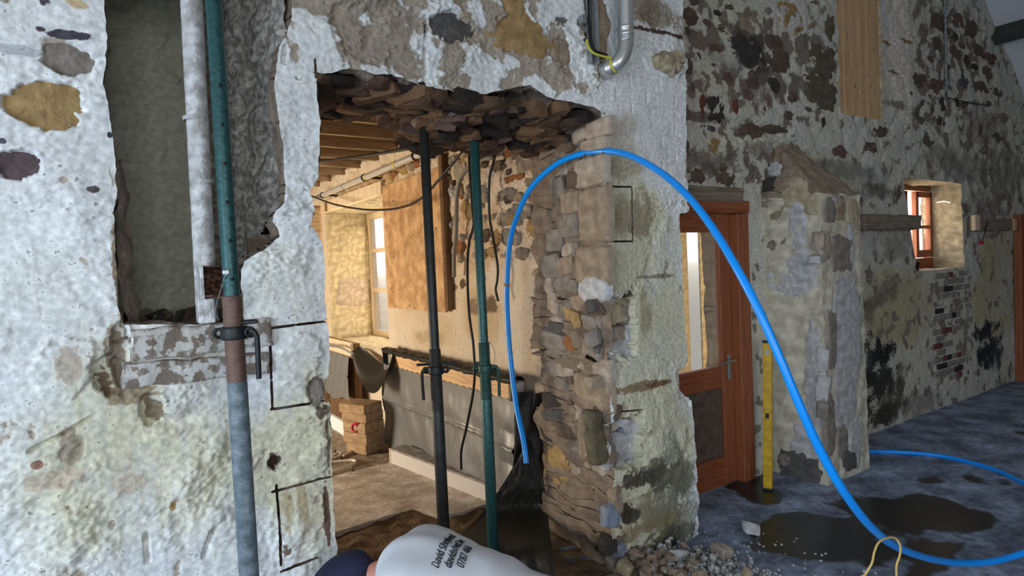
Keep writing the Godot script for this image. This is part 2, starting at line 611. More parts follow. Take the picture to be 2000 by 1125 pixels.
# A coarse map of how much there is of something, from soft spots [x, y, rx, ry, amount], enlarged to w x h.
func spots(area: Rect2, w: int, h: int, base: float, list: Array) -> PackedFloat32Array:
	var cw := 96
	var ch := 84
	var im := Image.create_empty(cw, ch, false, Image.FORMAT_RF)
	for j in ch:
		for i in cw:
			var p := area.position + Vector2((i + 0.5) / cw, 1.0 - (j + 0.5) / ch) * area.size
			var s := base
			for e in list:
				var d := Vector2((p.x - e[0]) / e[2], (p.y - e[1]) / e[3]).length()
				s += e[4].to_float() * smoothstep(1.25, 0.6, d) if e[4] is String else e[4] * smoothstep(1.25, 0.6, d)
			im.set_pixel(i, j, Color(s, 0, 0))
	im.resize(w, h, Image.INTERPOLATE_BILINEAR)
	return im.get_data().to_float32_array()


func noise_bytes(w: int, h: int, area: Rect2, per_metre: float, oct: int, seed_: int, squeeze := 1) -> PackedByteArray:
	var n := noise(per_metre * area.size.x / w, oct, seed_)
	if squeeze == 1: return n.get_image(w, h).get_data()
	var im := n.get_image(w, h / squeeze)
	im.resize(w, h, Image.INTERPOLATE_BILINEAR)
	return im.get_data()


# The coat of a whitewashed wall: limewash over a brown undercoat, worn through where «worn» says, yellowed where «stain» says.
# Returns [texture, coat]: coat is 0 where the limewash is gone and 255 where it is whole.
func limewash(area: Rect2, w: int, h: int, white: Color, under: Color, yellow: Color, worn: PackedFloat32Array, stain: PackedFloat32Array, marks: Array, seed_: int, coarse := 1.0) -> Array:
	var a := noise_bytes(w, h, area, 1.3, 3, seed_)
	var b := noise_bytes(w, h, area, 4.5, 6, seed_ + 1)
	var c := noise_bytes(w, h, area, 30.0, 4, seed_ + 2)
	var s := noise_bytes(w, h, area, 22.0, 3, seed_ + 3, 6)
	var o := PackedByteArray()
	o.resize(w * h * 3)
	var coat := PackedByteArray()
	coat.resize(w * h)
	var e := [white.r * 255.0, white.g * 255.0, white.b * 255.0, under.r * 255.0, under.g * 255.0, under.b * 255.0, yellow.r * 255.0, yellow.g * 255.0, yellow.b * 255.0]
	var wr: float = e[0]; var wg: float = e[1]; var wb: float = e[2]
	var ur: float = e[3]; var ug: float = e[4]; var ub: float = e[5]
	var yr: float = e[6]; var yg: float = e[7]; var yb: float = e[8]
	for k in w * h:
		var m := clampf((b[k] * 0.00392 + worn[k] + (c[k] - 128) * 0.0007 - 0.62) * 12.0, 0.0, 1.0)
		coat[k] = int(255.0 * (1.0 - m))
		var f := 0.74 + c[k] * 0.0011 + s[k] * 0.0006 + a[k] * 0.0004
		var y := clampf((a[k] * 0.00392 - 0.35 + stain[k]) * 1.6 + (s[k] - 128) * 0.0025, 0.0, 1.0) * clampf(stain[k] * 4.0, 0.0, 1.0)
		var r := wr + (yr - wr) * y
		var g := wg + (yg - wg) * y
		var l := wb + (yb - wb) * y
		var v := 0.86 + b[k] * 0.0011
		f = lerpf(0.93, f, coarse)
		if c[k] > 186 and b[k] > 120: f *= maxf(0.62, 1.0 - (c[k] - 186) * 0.012)
		if s[k] > 178: f *= 1.0 - (s[k] - 178) * 0.0022
		o[k * 3] = int(minf(255.0, (r + (ur * v - r) * m) * f))
		o[k * 3 + 1] = int(minf(255.0, (g + (ug * v - g) * m) * f))
		o[k * 3 + 2] = int(minf(255.0, (l + (ub * v - l) * m) * f))
	# worn places with a shape of their own: [x, y, rx, ry, colour, strength]
	for q in marks:
		var col := Color(q[4])
		var mx := PackedFloat32Array([col.r * 255.0, col.g * 255.0, col.b * 255.0])
		var strong: float = q[5].to_float() if q.size() > 5 and q[5] is String else q[5] if q.size() > 5 else 1.0
		var x0 := maxi(0, int((q[0] - q[2] * 1.7 - area.position.x) / area.size.x * w))
		var x1 := mini(w, int((q[0] + q[2] * 1.7 - area.position.x) / area.size.x * w))
		var y0 := maxi(0, int((area.end.y - q[1] - q[3] * 1.7) / area.size.y * h))
		var y1 := mini(h, int((area.end.y - q[1] + q[3] * 1.7) / area.size.y * h))
		for j in range(y0, y1):
			var dy: float = (area.end.y - (j + 0.5) / h * area.size.y - q[1]) / q[3]
			for i in range(x0, x1):
				var dx: float = (area.position.x + (i + 0.5) / w * area.size.x - q[0]) / q[2]
				var k := j * w + i
				var d := dx * dx + dy * dy
				var t := clampf((1.05 - d * 0.9 + (b[k] - 128) * 0.009 + (c[k] - 128) * 0.007) * 3.0, 0.0, 1.0) * strong
				if t <= 0.0: continue
				var f := 0.8 + c[k] * 0.0016
				o[k * 3] = int(minf(255.0, lerpf(o[k * 3], mx[0] * f, t)))
				o[k * 3 + 1] = int(minf(255.0, lerpf(o[k * 3 + 1], mx[1] * f, t)))
				o[k * 3 + 2] = int(minf(255.0, lerpf(o[k * 3 + 2], mx[2] * f, t)))
	var relief := PackedByteArray()
	relief.resize(w * h)
	for k in w * h: relief[k] = clampi(int(coat[k] * 0.26 + c[k] * 0.15 + b[k] * 0.2 + s[k] * 0.06 + clampf((b[k] - 118) * 9.0 + (c[k] - 128) * 1.2, 0.0, 255.0) * 0.12 + clampf((a[k] - 120) * 14.0 + (b[k] - 128) * 4.0, 0.0, 255.0) * 0.1), 0, 255)
	return [tex(Image.create_from_data(w, h, false, Image.FORMAT_RGB8, o)), coat, tex(Image.create_from_data(w, h, false, Image.FORMAT_L8, relief))]


func coated(called: String, t: Texture2D, relief: Texture2D = null, deep := 0.9) -> StandardMaterial3D:
	var m := StandardMaterial3D.new()
	m.resource_name = called
	m.albedo_texture = t
	m.roughness = 0.95
	m.texture_repeat = false
	if relief:
		m.heightmap_enabled = true
		m.heightmap_texture = relief
		m.heightmap_scale = deep
	M[called] = m
	return m


# A narrow crack: the heights along the polyline are pushed in.
func saw(hts: PackedFloat32Array, nx: int, ny: int, org: Vector2, cell: float, line: Array, wide: float, deep: float) -> void:
	for s in range(0, line.size() - 2, 2):
		var a := Vector2(line[s], line[s + 1])
		var b := Vector2(line[s + 2], line[s + 3])
		for j in range(maxi(0, floori((minf(a.y, b.y) - 0.03 - org.y) / cell)), mini(ny, ceili((maxf(a.y, b.y) + 0.03 - org.y) / cell))):
			for i in range(maxi(0, floori((minf(a.x, b.x) - 0.03 - org.x) / cell)), mini(nx, ceili((maxf(a.x, b.x) + 0.03 - org.x) / cell))):
				var p := org + Vector2(i, j) * cell
				var d := p.distance_to(Geometry2D.get_closest_point_to_segment(p, a, b))
				hts[j * nx + i] -= deep * smoothstep(wide * 1.5, wide * 0.8, d)


# The outline of a straight saw cut from a to b.
func slot(a: Vector2, b: Vector2, half: float) -> PackedVector2Array:
	var d := (b - a).normalized() * half
	var n := Vector2(-d.y, d.x)
	return PackedVector2Array([a - d + n, a - d - n, b + d - n, b + d + n])


# A hollow or a swelling with a ragged edge: e = [x, y, rx, ry, depth].
func dent(hts: PackedFloat32Array, nx: int, ny: int, org: Vector2, cell: float, e: Array, sq := 0.0) -> void:
	var deep: float = e[4].to_float() if e[4] is String else e[4]
	for j in range(maxi(0, floori((e[1] - e[3] * 1.5 - org.y) / cell)), mini(ny, ceili((e[1] + e[3] * 1.5 - org.y) / cell))):
		for i in range(maxi(0, floori((e[0] - e[2] * 1.5 - org.x) / cell)), mini(nx, ceili((e[0] + e[2] * 1.5 - org.x) / cell))):
			var p := org + Vector2(i, j) * cell
			var q := Vector2((p.x - e[0]) / e[2], (p.y - e[1]) / e[3])
			var d := lerpf(q.length(), maxf(absf(q.x), absf(q.y)), sq) + 0.42 * mid.get_noise_2d(p.x * 1.5, p.y * 1.5) + 0.2 * fine.get_noise_2d(p.x, p.y)
			hts[j * nx + i] -= deep * smoothstep(1.06, 0.94, d)


# ---- the front wall, with the niche, the broken opening and the pier ----

func build_front_wall() -> void:
	var wall := setting("wall_front", "whitewashed rubble wall with a broken door opening and a deep niche", "wall")
	var area := Rect2(-0.75, 0.0, 3.75, 3.4)
	var cell := 0.0068
	var nx := int(area.size.x / cell) + 1
	var ny := int(area.size.y / cell) + 1
	var org := area.position
	var w := 1750
	var h := 1590
	# how worn the limewash is, spot by spot
	var worn := spots(area, w, h, -0.16, [[1.307, 2.721, 0.899, 0.295, 0.36], [1.018, 2.694, 0.228, 0.149, 0.2], [1.972, 2.781, 0.231, 0.206, 0.14], [1.344, 2.466, 0.582, 0.05, -0.24], [1.571, 2.647, 0.171, 0.072, -0.12], [0.9, 2.55, 0.087, 0.042, -0.15], [1.313, 2.835, 0.154, 0.045, -0.15], [0.698, 2.263, 0.1, 0.401, -0.1], [2.572, 2.479, 0.324, 0.371, -0.2], [-0.085, 2.442, 0.121, 0.148, 0.08], [0.184, 1.051, 0.319, 0.254, 0.05], [-0.187, 1.164, 0.13, 0.115, 0.1], [2.336, 1.321, 0.228, 0.502, 0.1], [2.23, 0.384, 0.371, 0.278, 0.12], [0.287, 1.421, 0.233, 0.092, 0.02], [0.585, 1.645, 0.153, 0.178, -0.05]])
	var stain := spots(area, w, h, 0.0, [[-0.124, 1.553, 0.187, 0.265, 0.06], [0.152, 1.057, 0.474, 0.467, 0.24], [0.624, 0.955, 0.157, 0.484, 0.28], [2.555, 1.359, 0.326, 0.723, 0.45], [2.554, 0.539, 0.329, 0.438, 0.6], [2.383, 1.851, 0.192, 0.391, 0.45], [2.412, 0.163, 0.395, 0.172, 0.5], [0.585, 1.645, 0.172, 0.178, 0.1], [2.332, 2.319, 0.225, 0.165, 0.15]])
	var marks := [[-0.115, 1.432, 0.032, 0.056, "b5a594", 0.8], [-0.12, 1.167, 0.027, 0.06, "a0937f", 0.9], [-0.212, 1.128, 0.014, 0.015, "8a6a5a"], [-0.179, 1.071, 0.091, 0.03, "b8a48e", 0.6], [0.027, 1.005, 0.058, 0.028, "b8a48c", 0.5], [0.155, 0.892, 0.008, 0.016, "98774a"], [0.504, 0.972, 0.024, 0.033, "4a3a30"], [0.68, 1.228, 0.032, 0.053, "6e6252"], [0.692, 1.148, 0.028, 0.029, "6e6252"], [0.254, 2.547, 0.016, 0.014, "857a70"], [2.006, 2.919, 0.04, 0.031, "66605a"], [-0.237, 2.145, 0.01, 0.009, "505058"], [-0.177, 2.428, 0.057, 0.016, "90959a", 0.5], [-0.022, 2.603, 0.033, 0.017, "c2ab84"], [-0.105, 2.593, 0.018, 0.016, "4c4046"], [-0.042, 2.501, 0.063, 0.013, "46424a"], [-0.121, 2.508, 0.013, 0.008, "5a4c4e"], [0.045, 2.187, 0.009, 0.01, "3c3a3c"], [-0.009, 2.001, 0.02, 0.01, "5a5250"], [2.697, 3.081, 0.226, 0.087, "9a8e7e"], [2.692, 2.98, 0.217, 0.014, "4c3a34"], [2.664, 3.075, 0.074, 0.075, "7a6c5a", 0.6], [2.455, 0.98, 0.174, 0.026, "7a6448", 0.8], [2.618, 0.976, 0.108, 0.015, "6a4a32", 0.8], [2.51, 0.489, 0.162, 0.075, "5a5648", 0.8], [2.683, 0.571, 0.077, 0.137, "8a8a78", 0.7], [2.428, 0.464, 0.118, 0.046, "4a4438", 0.8], [2.321, 0.304, 0.038, 0.062, "4a4034"], [2.622, 0.224, 0.168, 0.178, "74725e", 0.7], [2.571, 0.059, 0.208, 0.065, "56523f", 0.8], [2.633, 0.432, 0.143, 0.071, "4e4c40", 0.7], [2.783, 0.397, 0.088, 0.121, "76745f", 0.7], [2.459, 0.296, 0.064, 0.116, "8a836a", 0.7], [2.744, 0.069, 0.131, 0.048, "4c493c", 0.7], [2.378, 0.26, 0.039, 0.04, "3c352a", 0.8], [2.795, 0.179, 0.089, 0.183, "6a6a58", 0.5], [2.422, 1.483, 0.054, 0.023, "9a8a68", 0.7], [2.526, 1.964, 0.104, 0.143, "8f8468", 0.8], [2.368, 1.934, 0.061, 0.128, "998d70", 0.7], [2.523, 1.361, 0.048, 0.144, "958a6c", 0.7], [2.629, 1.587, 0.125, 0.012, "7c7258", 0.8], [2.401, 2.199, 0.115, 0.067, "9d9174", 0.6], [2.39, 2.351, 0.114, 0.167, "b4aa98", 0.5], [2.454, 0.181, 0.24, 0.046, "8c7c5a", 0.7], [0.045, 1.31, 0.088, 0.028, "8c7a5e", 0.8], [0.116, 1.245, 0.024, 0.039, "6e6048", 0.8], [-0.025, 1.355, 0.025, 0.044, "6e5c48"], [0.038, 1.745, 0.012, 0.206, "7d6c54", 0.9], [0.016, 1.453, 0.023, 0.103, "8a7c68", 0.9], [0.536, 0.774, 0.026, 0.079, "a08c66", 0.5], [0.595, 0.779, 0.019, 0.101, "8f7a56", 0.5], [0.528, 0.625, 0.026, 0.04, "5c4a3c", 0.9], [0.69, 0.691, 0.012, 0.144, "5c4438", 0.9], [0.708, 1, 0.008, 0.123, "6a5a4a", 0.8]]
	var painted := limewash(area, w, h, c8(226, 228, 226), c8(158, 146, 130), c8(202, 197, 170), worn, stain, marks, 300)
	var coat: PackedByteArray = painted[1]
	var hts := PackedFloat32Array()
	hts.resize(nx * ny)
	var rough := spots(area, nx, ny, 0.8, [[-0.127, 1.949, 0.185, 0.491, -0.25], [0.182, 1.014, 0.416, 0.326, 0.7], [0.611, 1.06, 0.156, 0.522, 0.4], [1.331, 2.703, 0.852, 0.251, 0.35], [2.612, 2.454, 0.308, 0.46, -0.68], [2.599, 1.413, 0.289, 0.756, -0.15], [0.587, 1.665, 0.153, 0.178, 0.5], [0.659, 2.26, 0.078, 0.258, -0.3]])
	for j in ny:
		var y := org.y + j * cell
		var cj := clampi(int((1.0 - (y - org.y) / area.size.y) * h), 0, h - 1) * w
		for i in nx:
			var x := org.x + i * cell
			var r := rough[(ny - 1 - j) * nx + i]
			var wx := x + 0.06 * mid.get_noise_2d(x, y)
			var lump := smoothstep(0.0, 0.35, cells.get_noise_2d(wx, y * 1.35) + 1.0)
			r *= 0.35 + 1.3 * smoothstep(-0.25, 0.45, mid.get_noise_2d(x * 0.45 + 70.0, y * 0.45))
			if x > 2.26 and y > 1.85 and y < 2.72:
				var cy := fposmod(y - 1.85, 0.078)
				var cx := fposmod(x + (0.11 if int((y - 1.85) / 0.078) % 2 else 0.0), 0.225)
				hts[j * nx + i] -= 0.007 * maxf(smoothstep(0.014, 0.004, cy), smoothstep(0.014, 0.004, cx)) * smoothstep(0.25, -0.1, mid.get_noise_2d(x * 0.6 + 9.0, y * 0.6))
			var c := coat[cj + clampi(int((x - org.x) / area.size.x * w), 0, w - 1)] / 255.0
			hts[j * nx + i] += 0.02 * soft.get_noise_2d(x, y) + r * (0.009 * lump + 0.010 * mid.get_noise_2d(x * 0.8, y) + 0.0045 * fine.get_noise_2d(x * 0.6, y * 0.7) + 0.0045 * fine.get_noise_2d(x * 1.7 + 9.0, y * 1.5)) + 0.006 * c - 0.012
	# hollows: the plaster has come away from the stones here, and the pier's corner has been cut out in two pockets
	for e in [[-0.119, 2.267, 0.098, 0.068, 0.04], [-0.204, 2.075, 0.058, 0.043, 0.04], [-0.053, 2.427, 0.065, 0.041, 0.036], [1.356, 2.77, 0.105, 0.069, 0.04], [1.761, 2.816, 0.159, 0.089, 0.04], [1.716, 2.93, 0.066, 0.049, 0.04], [2.004, 2.765, 0.057, 0.067, 0.036], [0.929, 2.679, 0.132, 0.105, 0.012], [1.199, 2.571, 0.123, 0.089, 0.01], [1.029, 2.675, 0.211, 0.128, 0.01], [2.26, 2.906, 0.087, 0.189, 0.03], [0.679, 1.222, 0.04, 0.065, 0.03], [0.504, 0.972, 0.02, 0.027, 0.04], [-0.01, 1.379, 0.051, 0.075, 0.035], [0.031, 1.451, 0.029, 0.104, 0.03], [0.116, 1.245, 0.037, 0.053, 0.03], [2.856, 0.951, 0.072, 0.122, 0.03]]:
		dent(hts, nx, ny, org, cell, e)
	for e in [[2.329, 1.327, 0.117, 0.173, 0.11], [2.33, 0.695, 0.13, 0.141, 0.1], [2.208, 0.311, 0.051, 0.072, 0.03], [2.216, 0.106, 0.096, 0.072, 0.05], [2.833, 0.939, 0.071, 0.091, 0.02]]:
		dent(hts, nx, ny, org, cell, e, 1.0)
	for e in [[2.767, 2.804, 0.146, 0.082, -0.015], [-0.118, 1.419, 0.08, 0.1, -0.01], [0.607, 1, 0.097, 0.121, -0.012], [0.583, 0.741, 0.097, 0.1, -0.012], [0.618, 1.362, 0.089, 0.1, -0.012]]:
		dent(hts, nx, ny, org, cell, e)
	var slots := []
	for l in [[0.511, 1.491, 0.606, 1.496, 0.746, 1.498], [0.512, 1.454, 0.508, 1.287, 0.508, 1.183], [0.502, 1.18, 0.739, 1.182], [0.49, 0.862, 0.725, 0.871], [0.506, 0.885, 0.506, 0.722, 0.505, 0.571], [0.504, 0.545, 0.642, 0.559], [0.746, 2.538, 0.746, 2.468], [2.192, 2.084, 2.449, 2.09, 2.449, 1.791, 2.194, 1.792], [2.452, 1.538, 2.453, 1.481], [2.146, 0.875, 2.456, 0.85]]:
		for q in range(0, l.size() - 2, 2): slots.append(slot(Vector2(l[q], l[q + 1]), Vector2(l[q + 2], l[q + 3]), 0.0052))
	for l in [[1.239, 2.765, 1.223, 2.419], [0.244, 0.681, 0.274, 0.767, 0.319, 0.802], [0.069, 0.816, 0.067, 0.717], [2.234, 1.165, 2.444, 1.162], [2.324, 0.346, 2.503, 0.359], [-0.225, 1.172, -0.144, 1.205, -0.06, 1.249], [0.625, 2.511, 0.638, 2.571], [0.601, 1.925, 0.66, 1.938, 0.693, 1.958]]:
		saw(hts, nx, ny, org, cell, l, 0.006, 0.02)
	var outer := pts2([-0.75, -0.03, -0.75, 3.4, 2.93, 3.4, 2.926, 3.197, 2.921, 2.84, 2.915, 2.451, 2.908, 2.135, 2.912, 1.959, 2.831, 1.944, 2.835, 1.848, 2.845, 1.516, 2.855, 1.272, 2.875, 1.041, 2.838, 1.024, 2.827, 0.909, 2.883, 0.855, 2.902, 0.681, 2.906, 0.4, 2.907, 0.055, 2.92, -0.03])
	var opening := pts2([0.75, 2.475, 0.832, 2.504, 0.899, 2.525, 0.992, 2.509, 1.075, 2.52, 1.166, 2.496, 1.271, 2.487, 1.427, 2.487, 1.526, 2.492, 1.627, 2.523, 1.79, 2.567, 1.91, 2.518, 2.075, 2.51, 2.196, 2.502, 2.252, 2.484, 2.248, 2.259, 2.246, 2.091, 2.253, 1.797, 2.251, 1.55, 2.234, 1.165, 2.231, 0.888, 2.23, 0.524, 2.213, 0.332, 2.189, 0.17, 2.24, -0.02, 0.69, -0.02, 0.719, 0.462, 0.721, 0.599, 0.72, 0.746, 0.721, 0.872, 0.722, 1.039, 0.723, 1.163, 0.707, 1.197, 0.723, 1.277, 0.734, 1.348, 0.736, 1.472, 0.734, 1.503, 0.735, 1.636, 0.738, 1.759, 0.734, 1.821, 0.711, 1.851, 0.691, 1.882, 0.698, 1.912, 0.714, 1.942, 0.706, 1.973, 0.692, 2.013, 0.71, 2.039, 0.732, 2.074, 0.743, 2.166, 0.748, 2.287, 0.749, 2.388])
	var niche := pts2([0.068, 2.835, 0.056, 2.631, 0.053, 2.53, 0.045, 2.411, 0.037, 2.351, 0.047, 2.293, 0.051, 2.225, 0.052, 2.14, 0.058, 2.089, 0.061, 2.047, 0.052, 1.986, 0.039, 1.917, 0.037, 1.814, 0.036, 1.711, 0.036, 1.607, 0.044, 1.548, 0.426, 1.509, 0.423, 1.578, 0.424, 1.654, 0.424, 1.711, 0.44, 1.749, 0.481, 1.775, 0.533, 1.808, 0.568, 1.839, 0.564, 1.866, 0.549, 1.898, 0.56, 1.931, 0.589, 1.97, 0.603, 2.03, 0.604, 2.099, 0.602, 2.177, 0.598, 2.264, 0.59, 2.351, 0.589, 2.448, 0.609, 2.557, 0.641, 2.63, 0.668, 2.694, 0.693, 2.992])
	var back := func(p: Vector3) -> Vector3:
		if p.y > 2.3 and p.x > 0.68 and p.x < 2.3: return Vector3(WALL, 0.1, 0.10 * smoothstep(1.25, 1.45, p.x))   # under the lintel
		if p.y > 2.2 and p.x < 0.62: return Vector3(0.12, 0.015, 0)
		if p.x < 0.3: return Vector3(0.12, 0.03, 0)
		if p.x < 0.8 and p.y > 1.75: return Vector3(0.12, 0.02, 0)       # the thin remnant between niche and opening
		if p.x < 0.9: return Vector3(0.3, 0.03, 0)
		return Vector3(WALL, 0.05, 0)
	var made := wall_face([outer, opening, niche] + slots, cell, hts, nx, ny, org, area, back, 0.006)
	var cb := begin()
	box(cb, at(Vector3(0.607, 1.0, -0.26)), Vector3(0.214, 1.7, 0.06), 0.004)
	box(cb, at(Vector3(2.6, 1.3, -0.35)), Vector3(0.56, 2.5, 0.4), 0.004)
	put("wall_core", done(cb), M.core, wall)
	coated("front_coat", painted[0], painted[2], 0.8)
	put("limewashed_face", made[0], M.front_coat, wall)
	put("broken_edge", made[1], M.core, wall)
	# beyond the picture the wall goes on plainly
	var st := begin()
	box(st, at(Vector3(-2.0, 1.7, -0.3)), Vector3(2.6, 3.4, WALL), 0.01)
	box(st, at(Vector3(-0.15, 3.95, -0.3)), Vector3(6.3, 1.1, WALL), 0.01)
	put("plain_stretch", done(st), M.lime, wall)
	# stones that show through the coat
	var flat := at(Vector3(0, 0, -0.034))
	for e in [[-0.119, 2.267, 0.098, 0.068, "ochre"], [-0.204, 2.075, 0.058, 0.043, "plum"], [-0.053, 2.427, 0.065, 0.04, "grey"], [1.356, 2.77, 0.11, 0.069, "slate"], [1.761, 2.816, 0.165, 0.094, "ochre"], [1.716, 2.935, 0.066, 0.049, "ochre"], [2.004, 2.765, 0.06, 0.067, "tan"]]:
		patch(wall, "stone", flat, [e[0], e[1], e[2] * 1.35, e[3] * 1.35], M[e[4]], 0.026, 0.02, 0.2, 0.3, 0.3)
	for e in [[2.261, 2.919, 0.073, 0.189, "tan"], [0.679, 1.222, 0.036, 0.057, "grey"], [2.767, 2.804, 0.103, 0.059, "cream"], [2.738, 2.82, 0.068, 0.035, "tan"]]:
		patch(wall, "stone", at(Vector3(0, 0, -0.02 if e[0] < 2.5 else 0.035)), e, M[e[4]], 0.024, 0.02, 0.3, 0.0, 0.5)
	for e in [[2.68, 2.802, 0.1, 0.09, "cream"], [2.77, 2.766, 0.09, 0.08, "pale"], [2.703, 2.831, 0.08, 0.06, "tan"], [2.828, 2.844, 0.06, 0.1, "cream"]]:
		rock(wall, "stone", Vector3(e[0], e[1], 0.0), Vector3(e[2], e[3], 0.11), M[e[4]], Vector3(0.3, rng.randf(), rng.randf()))
	niche_inside(wall)
	pier_reveal(wall)
	soffit_stones(wall)


func niche_inside(wall: Node3D) -> void:
	var n := Node3D.new()
	n.name = "niche_lining"
	wall.add_child(n)
	var deep := -0.74
	# plan of the niche: left cheek, back, splayed right cheek with two holes through to the room behind
	var l := Vector2(0.035, -0.02)
	var lb := Vector2(0.02, deep)
	var rb := Vector2(0.43, deep)
	var r := Vector2(0.655, -0.045)
	var top := 3.5
	var low := 1.45
	put("left_cheek", sheet(Vector3(l.x, low, l.y), Vector3(lb.x, low, lb.y), Vector3(lb.x, top, lb.y), Vector3(l.x, top, l.y), 0.02, 0.03), M.niche_plaster, n)
	put("back_face", sheet(Vector3(lb.x, low, lb.y), Vector3(rb.x, low, rb.y), Vector3(rb.x, top, rb.y), Vector3(lb.x, top, lb.y), 0.012, 0.035), M.niche_plaster, n)
	var gone := func(p: Vector3) -> bool:
		if p.z > -0.16 and p.y > 2.14 and p.y < 2.38: return true
		if Vector2((p.y - 1.885) / 0.03, (p.z + 0.2) / 0.1).length() < 1.0 + 0.5 * fine.get_noise_3dv(p): return true
		return absf(p.z + 0.62) < 0.03 and absf(p.y - 1.93) < 0.05
	put("right_cheek", sheet(Vector3(rb.x, low, rb.y), Vector3(r.x, low, r.y), Vector3(r.x, top, r.y), Vector3(rb.x, top, rb.y), 0.01, 0.03, gone), M.niche_speckled, n)
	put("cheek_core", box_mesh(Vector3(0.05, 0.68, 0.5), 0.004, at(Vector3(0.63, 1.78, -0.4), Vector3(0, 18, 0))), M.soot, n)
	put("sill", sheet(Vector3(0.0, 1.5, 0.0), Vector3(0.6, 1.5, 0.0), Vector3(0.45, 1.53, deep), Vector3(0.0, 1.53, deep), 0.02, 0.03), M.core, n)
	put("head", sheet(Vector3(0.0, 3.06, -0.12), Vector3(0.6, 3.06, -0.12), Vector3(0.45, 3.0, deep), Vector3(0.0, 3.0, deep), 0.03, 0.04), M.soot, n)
	for k in 16:
		rock(n, "stone", Vector3(rng.randf_range(0.06, 0.4), 1.53 + rng.randf_range(0.0, 0.02), rng.randf_range(-0.7, -0.3)), Vector3(rng.randf_range(0.03, 0.09), rng.randf_range(0.02, 0.05), rng.randf_range(0.03, 0.08)), M[["brown", "grey", "dark"][k % 3]], Vector3(rng.randf() * 3, rng.randf() * 3, 0))
	# the broken brown edge of the thick plaster to the left
	put("plaster_edge", sheet(Vector3(0.045, 1.48, 0.0), Vector3(0.1, 1.48, -0.12), Vector3(0.075, 2.12, -0.12), Vector3(0.06, 2.12, 0.0), 0.01, 0.03), M.core, n)


